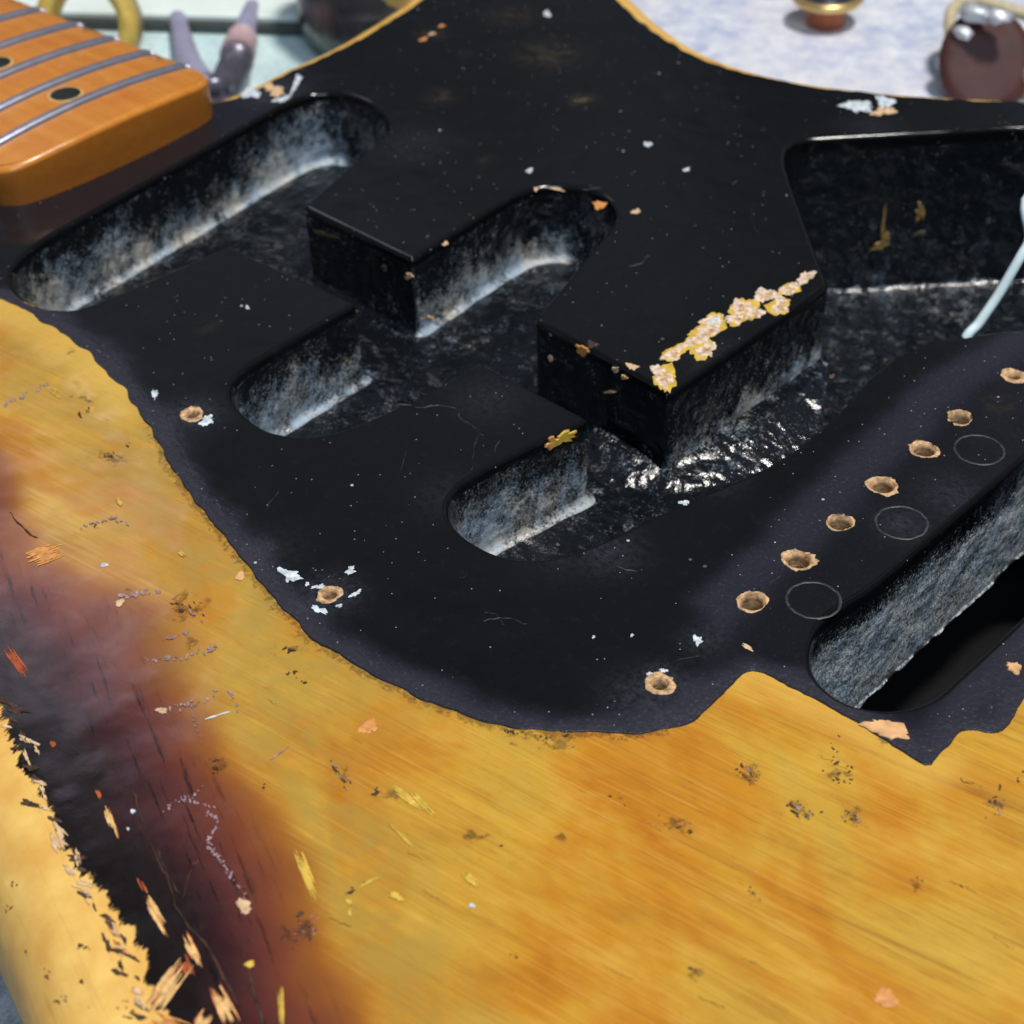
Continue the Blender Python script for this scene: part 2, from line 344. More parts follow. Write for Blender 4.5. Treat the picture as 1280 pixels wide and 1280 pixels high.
def runs(*R):                                 # smooth runs joined at sharp corners
    out = []
    for r in R:
        c = catmull(r, False, 8) if len(r) > 2 else np.array(r, float)
        out.append(resample(c, 0.5, False)[:-1])
    return np.vstack(out)
def px(L): return U(L)[:, :2]
CAV = runs(px([(285, 307), (200, 344), (110, 381), (75, 386), (45, 381), (22, 364), (13, 346), (22, 328), (50, 303), (120, 263), (240, 196), (340, 139), (380, 121), (412, 116), (445, 121), (471, 135), (486, 154), (476, 174), (440, 204), (378, 258)]),
           px([(378, 258), (515, 325)]),
           px([(515, 325), (600, 271), (645, 244), (670, 235), (700, 232), (735, 237), (760, 249), (770, 267), (762, 286), (738, 314), (668, 400)]),
           px([(668, 400), (838, 492)]), px([(838, 492), (1036, 356)]),
           np.vstack([px([(1036, 356), (1010, 286), (987, 222), (982, 200), (986, 184), (1004, 175), (1060, 171), (1170, 165), (1280, 159)]), [(-22, 137), (8, 138), (32, 122), (35, 100), (20, 80)], px([(1280, 411), (1215, 419), (1165, 428), (1130, 441), (1095, 466), (1055, 507), (1000, 556), (940, 591), (855, 627), (760, 672), (720, 688), (690, 696), (650, 698), (612, 688), (575, 665), (560, 640), (568, 615), (592, 596), (645, 568), (737, 524)])]),
           px([(737, 524), (600, 452)]),
           px([(600, 452), (520, 497), (440, 532), (400, 542), (370, 544), (330, 535), (297, 509), (288, 487), (300, 467), (332, 445), (447, 379)]),
           px([(447, 379), (285, 307)]))
CAV = smooth(resample(ccw(CAV), 0.7), 2)
TRM = np.vstack([px([(1030, 775), (1060, 754), (1100, 727), (1200, 643), (1280, 573)]), [(12.9, 28), (14, 35), (19, 40), (25, 39.5), (29.5, 34), (30.3, 20)], px([(1280, 768), (1200, 843), (1165, 873), (1120, 886), (1070, 881), (1036, 863), (1016, 837), (1014, 803)])])
TRM = smooth(resample(ccw(catmull(TRM, True, 8)), 0.7), 1)
def off(P, d): return P + normals(P)*d
# black paint boundary
NEAR = px([(0, 371), (25, 382), (50, 397), (70, 410), (94, 428), (115, 446), (150, 481), (185, 527), (205, 562), (225, 595), (245, 626), (275, 662), (305, 700), (340, 747), (380, 787), (430, 821), (480, 848), (530, 872), (590, 895), (650, 908), (710, 915), (775, 914), (830, 908), (868, 898), (882, 884), (897, 868), (918, 846), (934, 836)])
CORN = px([(934, 836), (960, 841), (1010, 868), (1060, 896), (1110, 926), (1161, 956)])
RIGHT = px([(1161, 956), (1178, 936), (1195, 919), (1213, 911), (1245, 915), (1262, 904), (1272, 882), (1292, 862)])
INS = 9.5
iA = int(np.argmin(np.hypot(*(OUT-[60, 166]).T))); iB = int(np.argmin(np.hypot(*(OUT-[-194, 31]).T)))
far = (OUT-OUTN*INS)[iA:iB] if iA < iB else (OUT-OUTN*INS)[np.r_[iA:len(OUT), 0:iB]]
far = far[far[:, 0] < 45]
BLK = np.vstack([runs(NEAR, CORN, RIGHT), [(40, -10), (40, 60), (48, 120)], far, [(-185, 29), (-196, 20), (-196, -38), (-180, -46), (-165, -47.5)]])
BLK = smooth(resample(ccw(BLK), 0.8), 1)
BLK = BLK + normals(BLK)*((fbm(BLK, 4.0, 4, 3.1)*0.55+fbm(BLK, 14.0, 2, 9.1)*0.5)[:, None])

# ------------------------------------------------------------------ the guitar
guitar = tag(empty('electric_guitar', (0, 0, -44)), 'stripped sunburst electric guitar with empty routed cavities and bare screw holes', 'guitar')
guitar_off = Vector((0, 0, 44))*S
def part(o):
    o.parent = guitar; o.location = guitar_off; return o

# wood body: top with rounded edge
HOLE = off(BLK, -1.6)
loops = [OUT] + [OUT-OUTN*d for d in (0.25, 0.9, 2.0, 3.4, 5.2, 7.5, 10.2)] + [HOLE]
pts = np.vstack([grid(-185, 95, -150, -30, 0.95), grid(-260, 150, -165, 170, 6.0)])
dd = dist(pts, OUT); pts = pts[inside(pts, OUT) & (dd > 11.2) & ~inside(pts, HOLE) & (dist(pts, HOLE) > 0.5)]
def keep(c):
    return inside(c, OUT) & ~inside(c, HOLE)
V, F = cdt(loops, pts, keep)
zt = zwood(V); dW = dist(V, OUT)
nz = fbm(V, 30, 3, 1.0)
flare = 12*sst(-85, -125, V[:, 0])                               # the burst reaches further in towards the horn
burst = (35.5+flare+nz*6-dW)/13.0
bassside = V[:, 1] < 0
bx_ = 3.5*sst(-45, -10, V[:, 0])
bare = np.where(bassside & (V[:, 0] > -130), sst(16.5+bx_, 6.5+bx_, dW)*sst(-115, -70, V[:, 0]), sst(13.0, 5.5, dW))
# chewed extra wear along the forearm edge
dirt = np.zeros(len(V)); pale = np.zeros(len(V))
UV_D = [(935, 968, 30), (1000, 1010, 26), (1070, 1020, 22), (1045, 960, 30), (1240, 1005, 30), (680, 922, 34), (640, 916, 26), (850, 1030, 20), (380, 1160, 34), (425, 965, 22), (232, 757, 36), (140, 572, 24), (110, 495, 20),
        (275, 955, 24), (490, 990, 22), (870, 1215, 14), (120, 655, 14), (600, 1040, 18), (775, 1000, 14), (1110, 925, 20), (1145, 1100, 20), (940, 1120, 14), (360, 810, 22), (170, 740, 20), (90, 440, 14), (240, 800, 22), (700, 1050, 18)]
for u, v, r in UV_D:
    c0 = U([(u, v)])[0, :2]; r0 = np.hypot(*(U([(u+r, v)])[0, :2]-c0))
    q_ = V-c0; nb = np.where((np.abs(q_) < r0*3).all(1))[0]; q_ = q_[nb]
    if not len(nb): continue
    an = random.Random(u).uniform(-0.7, 0.4); wx, wy = fbm(V[nb], 3.0, 3, u*0.01), fbm(V[nb], 3.0, 3, v*0.013+5); q_ = q_+np.stack([wx, wy], 1)*r0*0.75
    qa, qb = q_[:, 0]*math.cos(an)+q_[:, 1]*math.sin(an), -q_[:, 0]*math.sin(an)+q_[:, 1]*math.cos(an)
    dirt[nb] = np.maximum(dirt[nb], 0.58*np.exp(-((qa/(r0*0.85))**2+(qb/(r0*0.42))**2)))
dB = dist(V, BLK)
pale = np.maximum(pale, sst(9, 1.5, dB)*sst(-95, -112, V[:, 0])*bassside)
olive = np.maximum(0.95*sst(-1.5, -0.6, burst)*sst(0.15, -0.25, burst)*sst(-62, -30, V[:, 0])*bassside, sst(24, 3, dB+4*fbm(V, 10, 3, 4.0))*sst(-5, -40, V[:, 0])*bassside)
pale = np.maximum(pale, sst(6, 1, dist(V, CORN, False))*0.8*(V[:, 0] > 0))
dirt = np.maximum(dirt, 0.45*sst(2.2, 0.4, dB)*(V[:, 0] < 6)*sst(-110, -90, V[:, 0]))
# step of the worn ridge beside the pickguard line
zt = zt + 0.35*sst(6.0, 4.8, dB)*sst(-95, -112, V[:, 0])*bassside*0.6 + np.where(dW > 9, 0.10*fbm(V, 9, 2, 5.0), 0)
V3 = np.column_stack([V, zt])
# sides and back
n = len(OUT); base = len(V3)
side_r = [np.column_stack([OUT-OUTN*0.0, np.full(n, -0.25-RND-0.02)])]
for z_ in (-14, -18, -24, -30, -34): side_r.append(np.column_stack([OUT+OUTN*0.02, np.full(n, z_)]))
for a in np.linspace(0.15, 1.0, 6)*math.pi/2: side_r.append(np.column_stack([OUT-OUTN*(10*(1-math.cos(a))), np.full(n, -34-10*math.sin(a))]))
sv, sf = rings(side_r); sf = [tuple(base+i for i in q)[::-1] for q in sf]
sf = [q[::-1] for q in sf]
sf = [tuple(reversed(q)) for q in sf]
sf.append(tuple(base+len(side_r)*n-n+i for i in range(n))[::-1])
sx = np.tile(OUT, (len(side_r), 1))
bs = (sx[:, 1] < 0) & (sx[:, 0] > -110) & (sx[:, 0] < 60)
sb = np.where(bs, 1.0, np.clip(1.0+(sv[:, 2]+9)/6.0, 0, 1)*0.8)
allv = np.vstack([V3, sv]); allf = [tuple(t) for t in F]+sf
body = mesh('body', allv, allf, M['wood'], None, True,
            {'burst': np.r_[burst, np.full(len(sv), 2.0)], 'bare': np.r_[bare, sb], 'dirt': np.r_[dirt, np.zeros(len(sv))], 'pale': np.r_[pale, np.zeros(len(sv))], 'olive': np.r_[olive, np.zeros(len(sv))]})
tag(body, 'sunburst wood body with amber middle, dark edge and bare worn rim'); part(body)

# black undercoat sheet with cavity openings and screw holes
BEV = 0.9
cavT = off(CAV, BEV); trmT = off(TRM, BEV)
SCREWS = [(940, 752), (998, 700), (1050, 653), (1103, 607), (1155, 562), (1200, 522)]
PGHOLES = [(412, 743), (825, 855), (1268, 470), (240, 518)]
holes = [(U([q])[0, :2], 1.85) for q in SCREWS] + [(U([q])[0, :2], 1.15) for q in PGHOLES]
hl = []
for c0, r0 in holes:
    th = np.linspace(0, 2*math.pi, 24, endpoint=False); hl.append(c0+r0*np.stack([np.cos(th), np.sin(th)], 1))
g = np.vstack([grid(-190, 60, -80, 60, 1.3), grid(-250, 60, 55, 165, 2.4)])
g = g[inside(g, BLK) & ~inside(g, cavT) & ~inside(g, trmT) & (dist(g, BLK) > 0.8) & (dist(g, cavT) > 0.7) & (dist(g, trmT) > 0.7)]
for c0, r0 in holes: g = g[np.hypot(*(g-c0).T) > r0+0.4]
def keepb(c):
    k = inside(c, BLK) & ~inside(c, cavT) & ~inside(c, trmT)
    for c0, r0 in holes: k &= np.hypot(*(c-c0).T) > r0*0.985
    return k
bV, bF = cdt([BLK, cavT, trmT]+hl, g, keepb)
bd = dist(bV, resample(np.vstack([NEAR, CORN, RIGHT]), 1.0, False), False)
zb = np.zeros(len(bV))
matte = sst(5.5, 1.0, bd+1.5*fbm(bV, 8, 3, 2.0))
# matte, orange-peel patch where the bridge plate sat; border tint paints in light on a slope
BP = px([(868, 752), (1085, 540), (1160, 470), (1290, 395), (1400, 700), (1290, 860), (1161, 956), (1010, 870), (930, 835)])
inb = inside(bV, BP); sdb = np.where(inb, 1, -1)*dist(bV, BP); wob = 1.2*fbm(bV, 9, 3, 5.5)
ein = sst(-2.5, 2.0, sdb+wob); dbp = dist(bV, BP[:4], False)+wob
matte = np.maximum(matte, ein*(0.20+0.62*sst(10, 4.5, dbp)))
matte = np.maximum(matte, 0.9*ein*sst(27, 32, bV[:, 0]))
matte = np.maximum(matte, 0.40*sst(16, 4, dist(bV, np.array([(-178, -30), (-172, -18), (-172, 20), (-178, 32)]), False)))
smudge = np.zeros(len(bV))
for u, v, r, s_ in [(412, 743, 50, .7), (825, 855, 46, .8), (240, 518, 46, .7), (330, 690, 60, .25), (700, 690, 60, .25), (345, 113, 60, .6), (880, 800, 40, .5), (650, 640, 50, .3), (1090, 160, 50, .3), (560, 620, 60, .2),
                    (1128, 655, 40, .5), (1190, 620, 60, .35), (900, 600, 40, .4), (760, 690, 60, .45), (800, 870, 60, .5), (910, 450, 60, .3), (520, 180, 60, .25), (700, 250, 40, .4), (610, 500, 60, .25)]:
    c0 = U([(u, v)])[0, :2]; r0 = np.hypot(*(U([(u+r, v)])[0, :2]-c0)); smudge = np.maximum(smudge, s_*np.exp(-((bV-c0)**2).sum(1)/(r0*0.7)**2))
stain = np.zeros(len(bV))
for u, v, r, s_ in [(685, 68, 60, .8), (640, 20, 50, .6), (727, 125, 26, .9), (550, 120, 26, .9), (540, 42, 24, .9), (256, 408, 20, .5), (1250, 505, 30, .5), (583, 68, 14, .5), (605, 200, 16, .5), (833, 120, 14, .5), (160, 860, 10, .2), (340, 118, 34, .4)]:
    c0 = U([(u, v)])[0, :2]; r0 = np.hypot(*(U([(u+r, v)])[0, :2]-c0)); stain = np.maximum(stain, s_*np.exp(-((bV-c0)**2).sum(1)/(r0*0.6)**2))
zb = zb + 0.10*sst(4.0, 2.0, bd)*sst(0, .9, bd) 
ring2 = [np.column_stack([off(BLK, a), np.full(len(BLK), z_)]) for a, z_ in ((0.0, 0.0), (0.07, -0.05), (0.12, -0.15), (0.14, -0.45))]
ev, ef = rings(ring2); b0 = len(bV); ef = [tuple(b0+i for i in q)[::-1] for q in ef]; ef = [q[::-1] for q in ef]
bl = mesh('black_undercoat', np.vstack([np.column_stack([bV, zb]), ev]), [tuple(t) for t in bF]+[q[::-1] for q in ef], M['black'], None, True,
          {'matte': np.r_[matte, np.ones(len(ev))*0.9], 'smudge': np.r_[smudge, np.zeros(len(ev))], 'stain': np.r_[stain, np.zeros(len(ev))]})
tag(bl, 'glossy black paint covering the top under the missing pickguard'); part(bl)

# cavities
def cavity(name, P, depth, fil, dust_light, label):
    n_ = len(P); N_ = normals(P); D = depth; R = []
    for a in np.linspace(0, 1, 6)*math.pi/2: R.append((BEV*(1-math.sin(a)), -BEV*(1-math.cos(a))))
    prof = [np.column_stack([P+N_*o, np.full(n_, z_)]) for o, z_ in R]
    rough = fbm(P, 3.0, 3, 4.4)*0.22
    for t in np.linspace(0.06, 1, 14): prof.append(np.column_stack([P-N_*(0.02+rough*t)[:, None], -BEV-(D-fil-BEV)*t]))
    for a in np.linspace(0.15, 1, 6)*math.pi/2: prof.append(np.column_stack([P-N_*(rough+fil*(1-math.cos(a)))[:, None], -(D-fil)-fil*math.sin(a)]))
    v, f = rings(prof); nr = len(prof)
    hf = np.clip(-v[:, 2]/np.tile(D, nr), 0, 1); xy = np.tile(P, (nr, 1)); nn = np.tile(N_, (nr, 1))
    du = dust_light(xy, hf, nn)
    return v, f, du, prof[-1]
nC = len(CAV)
def nearest(q): return int(np.argmin(np.hypot(*(CAV-U([q])[0, :2]).T)))
a1, a2 = nearest((1036, 356)), nearest((1045, 518))
D = np.full(nC, 16.5); DC = 36.5
idx = np.arange(nC)
lo, hi = (a1, a2) if a1 < a2 else (a2, a1)
mid = (lo+hi)//2
xm = CAV[mid]; ctrl = (idx > lo) & (idx < hi) if xm[1] > 40 else (idx < lo) | (idx > hi)
D[ctrl] = DC
pf = lambda xy: fbm(xy, 16, 3, 6.0)
def dust_light_pick(xy, h, nn):
    face = np.clip(-nn[:, 0], 0, 1)                      # dust set brighter on bridge-facing walls, painting in the light they catch
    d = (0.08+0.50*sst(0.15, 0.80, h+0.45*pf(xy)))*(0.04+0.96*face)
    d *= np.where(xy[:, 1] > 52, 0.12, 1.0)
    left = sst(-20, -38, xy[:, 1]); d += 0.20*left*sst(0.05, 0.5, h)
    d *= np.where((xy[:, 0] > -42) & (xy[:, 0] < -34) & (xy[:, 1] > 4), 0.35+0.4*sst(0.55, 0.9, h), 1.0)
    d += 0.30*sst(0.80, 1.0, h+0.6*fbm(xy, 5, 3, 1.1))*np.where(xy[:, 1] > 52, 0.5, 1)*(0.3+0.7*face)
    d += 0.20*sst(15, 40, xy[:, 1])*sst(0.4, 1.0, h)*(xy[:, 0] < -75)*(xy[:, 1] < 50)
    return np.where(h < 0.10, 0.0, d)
v, f, du, bot = cavity('pickup_cavity', CAV, D, 1.5, dust_light_pick, '')
f = [q[::-1] for q in f]; f = [q[::-1] for q in f]
# floors
pk = bot[~ctrl] if not ctrl[0] else bot[~ctrl]
start = np.where(ctrl & ~np.roll(ctrl, 1))[0][0]
rot = np.r_[start:nC, 0:start]; botr = bot[rot]; cr = ctrl[rot]
cf = botr[cr]; pf_ = botr[~cr]
def floor(loop, z, st):
    L = loop[:, :2]; gp = grid(L[:, 0].min(), L[:, 0].max(), L[:, 1].min(), L[:, 1].max(), st)
    gp = gp[inside(gp, L) & (dist(gp, L) > st*0.5)]
    V_, F_ = cdt([L], gp, lambda c: inside(c, L)); return V_, F_, z
vs_, fs_, at_ = [v], list(f), [du]; cnt = len(v)
for L, z_, st in ((pf_, -16.5, 0.9), (cf, -DC, 3.0)):
    V_, F_, z_ = floor(L, z_, st)
    dl = dist(V_, L[:, :2])
    dz = np.where(dl > 1, 0.25*fbm(V_, 7, 3, 8.0), 0)
    if z_ > -20:                                         # routed ridge that curves round the corner of the block
        RG = px([(700, 640), (760, 655), (850, 668), (930, 655), (1010, 610), (1060, 560)])
        RG = catmull(U([(742, 592), (790, 606), (850, 612), (920, 597), (990, 566), (1030, 530)], -16.5)[:, :2], False, 8)
        dr = dist(V_, RG, False)
        LG = np.vstack([RG, U([(1036, 356)])[:, :2], U([(838, 492)])[:, :2]+[-1.5, 1.0], U([(737, 436)])[:, :2]])
        ing = inside(V_, LG); ramp = np.where(ing, 0.6+np.minimum(dr*0.34, 2.4)+0.25*np.exp(-((dr-5)/0.8)**2), 0.6*np.exp(-(dr/0.6)**2))
        dz = dz*np.where(ing, 0.5, 1)+ramp; ramp_glint = ing
    vs_.append(np.column_stack([V_, z_+dz])); fs_ += [tuple(cnt+i for i in t) for t in F_]; cnt += len(V_)
    dd_ = -0.02+0.22*np.clip(fbm(V_, 12, 3, 2.2)+0.1, 0, 1)+0.16*sst(3, 0.3, dl)
    if z_ > -20: dd_ = dd_+np.where(ramp_glint, 0.10, 0.0)  # ramp made paler, adding to its glint by colour
    at_.append(dd_ if z_ > -20 else dd_*0.8+0.10)
# step between the two floors
e0, e1 = pf_[-1], pf_[0]
st_v = np.array([[e0[0], e0[1], -16.5], [e1[0], e1[1], -16.5], [e1[0], e1[1], -DC-0.2], [e0[0], e0[1], -DC-0.2]])
vs_.append(st_v); fs_.append(tuple(cnt+i for i in (0, 1, 2, 3))); at_.append(np.full(4, 0.2))
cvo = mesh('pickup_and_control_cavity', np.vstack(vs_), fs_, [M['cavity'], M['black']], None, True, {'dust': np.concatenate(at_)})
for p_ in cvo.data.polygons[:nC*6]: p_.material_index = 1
tag(cvo, 'joined black pickup and control cavity with dusty walls'); part(cvo)
# tremolo cavity: slot wall, then the wider dark spring cavity under it
def dust_light_trem(xy, h, nn):  # dust below the rim, slot-wall brightness painted in with it
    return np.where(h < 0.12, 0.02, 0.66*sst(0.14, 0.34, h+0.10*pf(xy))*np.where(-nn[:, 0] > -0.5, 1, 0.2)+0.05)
tv, tf, tdu, tb = cavity('tremolo_cavity', TRM, np.full(len(TRM), 23.5), 0.3, dust_light_trem, '')
n_ = len(TRM); ragged = fbm(TRM, 4.0, 3, 7.7)*0.9
tb2 = tb.copy(); tb2[:, 2] += ragged
tv[-n_:, 2] += ragged
outer = np.column_stack([TRM+normals(TRM)*np.where(np.abs(normals(TRM)[:, :1]) > 0.5, 14, 9), np.full(n_, -24)])
low = outer.copy(); low[:, 2] = -43.6
v2, f2 = rings([tb2, outer, low]); c_ = len(tv)
tfl = list(tf)+[tuple(c_+i for i in q) for q in f2]+[tuple(c_+2*n_+i for i in range(n_))]
M['shade_black'] = simple('spring_cavity_black', (0.0015, 0.0015, 0.002), 0.95, 0.5, 0.3)  # near-black colour paints in the deep shade below the slot
tc = mesh('tremolo_cavity', np.vstack([tv, v2]), tfl, [M['slot'], M['shade_black'], M['black']], None, True, {'dust': np.r_[tdu, np.r_[np.full(n_, .3), np.full(2*n_, 0.02)]]})
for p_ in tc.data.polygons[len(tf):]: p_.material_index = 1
for p_ in tc.data.polygons[:n_*6]: p_.material_index = 2
tag(tc, 'long tremolo slot with rough grey wall and black bottom'); part(tc)

# ------------------------------------------------------------------ marks, chips and holes
def settle(uv, lift, onblack=False):
    P = U(uv, 0.02)
    if not onblack:
        for _ in range(3): P = U(uv, zwood(P[:, :2])+0.10)
    P[:, 2] += lift; return P
def blob(u, v, L, Wd, ang, rag=0.25, n_=34, seed=None):
    r = random.Random(seed if seed is not None else int(u*31+v*17)); ph = [r.uniform(0, 6.28) for _ in range(6)]
    a = math.radians(ang); out = []
    for i in range(n_):
        t = 2*math.pi*i/n_
        m = 1+rag*(0.42*math.sin(2*t+ph[0])+0.42*math.sin(3*t+ph[1])+0.30*math.sin(5*t+ph[2])+0.22*math.sin(8*t+ph[3])+0.16*math.sin(13*t+ph[4]))+r.uniform(-.38, .38)*rag
        x, y = m*L/2*math.cos(t), m*Wd/2*math.sin(t)
        out.append((u+x*math.cos(a)-y*math.sin(a), v+x*math.sin(a)+y*math.cos(a)))
    return out
def patch(name, loops, mat, parent, lift=0.05, label=None):
    vv, ff = [], []
    for lp in loops:
        c0 = np.mean(lp, 0); P = settle(np.array(lp), -0.02, parent is bl); I = settle(np.array([c0+(np.array(q)-c0)*0.86 for q in lp]), lift, parent is bl)
        c1 = settle(np.array([c0]), lift*0.8, parent is bl); b = sum(len(x) for x in vv); m = len(lp)
        vv += [P, I, c1]
        for i in range(m):
            j = (i+1) % m; ff += [(b+i, b+m+i, b+m+j, b+j), (b+m+i, b+2*m, b+m+j)]
    ff = [q[::-1] for q in ff]
    o = mesh(name, np.vstack(vv), ff, mat, parent, False)
    if label: o['label'] = label
    return o
def chip(u, v, L, Wd, ang, m, parent=None, rag=0.3, lift=0.06, name='finish_chip', seed=None):
    p_ = parent or body
    return patch(name, [blob(u, v, L, Wd, ang, rag, seed=seed)], M[m], p_, lift)
def splinter(u0, v0, u1, v1, wd, seed, grow=1.0):    # long torn flake: ragged flanks and fibre ends
    r = random.Random(seed); d_ = np.array([u1-u0, v1-v0], float); L = np.hypot(*d_); d_ /= L; p_ = np.array([-d_[1], d_[0]]); c_ = np.array([(u0+u1)/2, (v0+v1)/2]); out = []
    skew = r.uniform(-.25, .25)
    for sgn in (1, -1):
        for k_ in range(16):
            t = -1+2*(k_+0.5)/16; t = t*sgn
            hw = wd/2*max(0.12, (1-abs(t-skew*0.5)**2.2))**0.75*r.uniform(0.55, 1.25)
            out.append(c_+d_*(t*L/2*grow+r.uniform(-.07, .07)*L)+p_*hw*sgn*grow)
    return [tuple(q) for q in out]
def seg(u0, v0, u1, v1, wd, m, parent=None, name='finish_chip'):
    if wd >= 5 and m in ('tan', 'yellow', 'red', 'orange'):
        sd_ = int(u0*13+v1*7)
        r = random.Random(sd_); k_ = max(2, int(wd/2.6)); dx, dy = u1-u0, v1-v0; L = math.hypot(dx, dy); lp = []; lr = []
        for i in range(k_):
            o_ = ((i+0.5)/k_-0.5)*wd; a_, b_ = sorted((r.uniform(-.05, .30), r.uniform(.62, 1.08))); px_, py_ = -dy/L*o_, dx/L*o_
            q = (u0+dx*a_+px_, v0+dy*a_+py_, u0+dx*b_+px_+r.uniform(-1, 1), v0+dy*b_+py_)
            lp.append(splinter(*q, wd/k_*r.uniform(0.8, 1.5), sd_+i))
            if r.random() < 0.6: lr.append(splinter(q[0]-1, q[1]-r.uniform(2, 7), q[2]+1, q[3]+r.uniform(0, 4), wd/k_*1.6, sd_+40+i))
        if m == 'tan' and v0 > 950 and lr: patch('burnt_chip_rim', lr, M['red'], body, 0.02)
        return patch(name, lp, M['bright' if m == 'tan' and v0 > 950 else m], parent or body, 0.04)
    return chip((u0+u1)/2, (v0+v1)/2, math.hypot(u1-u0, v1-v0), wd, math.degrees(math.atan2(v1-v0, u1-u0)), m, parent, 0.22, name=name)
# chips in the burst and the amber
for a in [(130, 1002, 145, 1047, 8, 'tan'), (180, 1119, 212, 1171, 11, 'tan'), (229, 1167, 252, 1209, 11, 'tan'), (186, 1266, 233, 1200, 24, 'tan'), (259, 1224, 283, 1282, 7, 'tan'), (271, 1236, 298, 1282, 13, 'tan'),
          (350, 1234, 353, 1284, 8, 'yellow'), (371, 1062, 394, 1120, 12, 'yellow'), (131, 1143, 145, 1166, 9, 'tan'), (142, 1178, 160, 1196, 13, 'tan'), (6, 806, 36, 848, 12, 'red'),
          (228, 1196, 240, 1222, 12, 'red'), (172, 1095, 184, 1120, 6, 'red'), (120, 985, 128, 1004, 6, 'red'), (487, 982, 530, 1012, 9, 'yellow'), (505, 980, 545, 1022, 7, 'yellow'), (575, 1088, 602, 1110, 9, 'yellow'),
          (450, 1108, 474, 1096, 4, 'yellow'), (188, 1272, 240, 1290, 20, 'orange'), (256, 899, 286, 890, 2.2, 'white'), (338, 950, 360, 934, 1.6, 'scuff'), (145, 622, 152, 632, 6, 'yellow'),
          (62, 487, 78, 495, 8, 'yellow'), (222, 688, 232, 696, 5, 'yellow'), (352, 745, 372, 752, 4, 'yellow'), (486, 1030, 520, 1062, 4, 'yellow'), (246, 1290, 262, 1262, 16, 'tan')]:
    seg(*a)
seg(32, 702, 79, 684, 22, 'orange')
for a in [(305, 1132, 16, 20, -60, 'tan'), (460, 908, 22, 18, -20, 'orange'), (1107, 1247, 28, 24, 10, 'orange'), (312, 1205, 12, 9, 0, 'yellow'), (436, 1127, 9, 7, -10, 'yellow'), (437, 1141, 5, 11, -10, 'yellow'), (66, 930, 8, 8, 40, 'red'),
          (150, 753, 14, 7, -30, 'tan'), (202, 888, 14, 8, 0, 'tan'), (300, 720, 12, 10, 0, 'peach'), (130, 706, 9, 6, 0, 'white'), (166, 1014, 6, 6, 0, 'white'), (160, 1036, 4, 4, 0, 'white'), (590, 1132, 8, 6, 0, 'white'), (495, 1120, 18, 9, 20, 'yellow')]:
    chip(*a)
chip(1110, 911, 58, 22, 17, 'peach', bl, 0.24, 0.16)
chip(1268, 835, 22, 12, 20, 'peach', bl, 0.35, 0.16)
seg(922, 802, 944, 814, 5, 'tan', bl)
# dings: clusters of small dark bruises
def ding(u, v, L, Wd, ang, k, name='ding', m='dark'):
    r = random.Random(int(u*7+v*3)); lp = []
    a = math.radians(ang)
    for _ in range(int(k*0.9)):
        x, y = r.gauss(0, L/4.2), r.gauss(0, Wd/4.2); s_ = min(6.5, 1.2+r.expovariate(0.8))
        lp.append(blob(u+x*math.cos(a)-y*math.sin(a), v+x*math.sin(a)+y*math.cos(a), s_*r.uniform(1, 2.4), s_*0.7, ang+r.uniform(-40, 40), 0.4, 9, r.randrange(9999)))
    return patch(name, lp, M[m], body, 0.05)
for a in [(935, 966, 44, 24, 35, 16), (1000, 1012, 44, 18, 15, 16), (1068, 1022, 30, 16, 20, 12), (1042, 948, 18, 50, 10, 9), (1062, 968, 10, 34, 0, 6), (1046, 975, 22, 18, 0, 8), (1243, 1004, 30, 20, -45, 14), (1274, 975, 10, 20, 0, 5),
          (684, 922, 60, 10, 2, 12), (640, 914, 36, 8, 10, 8), (848, 1032, 44, 5, 28, 6), (380, 1160, 46, 32, -30, 22), (445, 1108, 60, 8, -28, 9), (424, 968, 44, 14, 55, 12), (270, 958, 12, 26, 0, 8), (232, 760, 46, 18, 20, 14),
          (140, 570, 16, 20, 60, 8), (112, 512, 10, 26, 70, 6), (332, 980, 9, 9, 0, 3), (362, 814, 16, 12, -30, 7), (370, 845, 34, 8, 25, 8), (870, 1214, 16, 10, 30, 6), (118, 658, 16, 10, 0, 5), (165, 555, 16, 8, 0, 3), (470, 990, 14, 14, 0, 6),
          (15, 1104, 12, 11, 30, 5), (10, 1134, 18, 8, -20, 6), (56, 1216, 18, 12, 40, 6), (76, 1248, 18, 14, 40, 7), (104, 1184, 16, 12, 0, 7), (160, 1262, 26, 26, 0, 14), (30, 1190, 8, 8, 0, 3), (96, 1228, 10, 16, 60, 4), (440, 820, 26, 6, 10, 5),
          (108, 460, 14, 8, 0, 4), (640, 1195, 14, 8, 0, 4), (1148, 1098, 14, 8, 0, 4), (940, 1114, 10, 10, 0, 4), (626, 1056, 10, 8, 0, 3), (1210, 1110, 30, 3, 18, 3), (775, 1002, 40, 3, 32, 4)]:
    ding(*a)
    if a[5] > 11 and a[1] < 1170: ding(a[0]+3, a[1]+3, a[2], a[3], a[4]+7, a[5]//2, 'ding_crust', 'scuff')
# splinters and torn lacquer along the worn edge
EDG = [(0, 878), (14, 900), (30, 935), (42, 965), (52, 1000), (66, 1035), (82, 1065), (96, 1092), (112, 1118), (130, 1142), (142, 1170), (156, 1205), (170, 1235), (184, 1268)]
E2 = resample(catmull(np.array(EDG, float), False, 6), 9.0, False)
for i, (u, v) in enumerate(E2):
    r = random.Random(i); s_ = r.uniform(5, 15)
    chip(u+r.uniform(-14, 14), v+r.uniform(-6, 6), s_*1.7, s_*0.55, r.uniform(5, 75), 'tan' if r.random() < 0.45 else 'dark', rag=0.5, name='edge_splinter', lift=0.07)
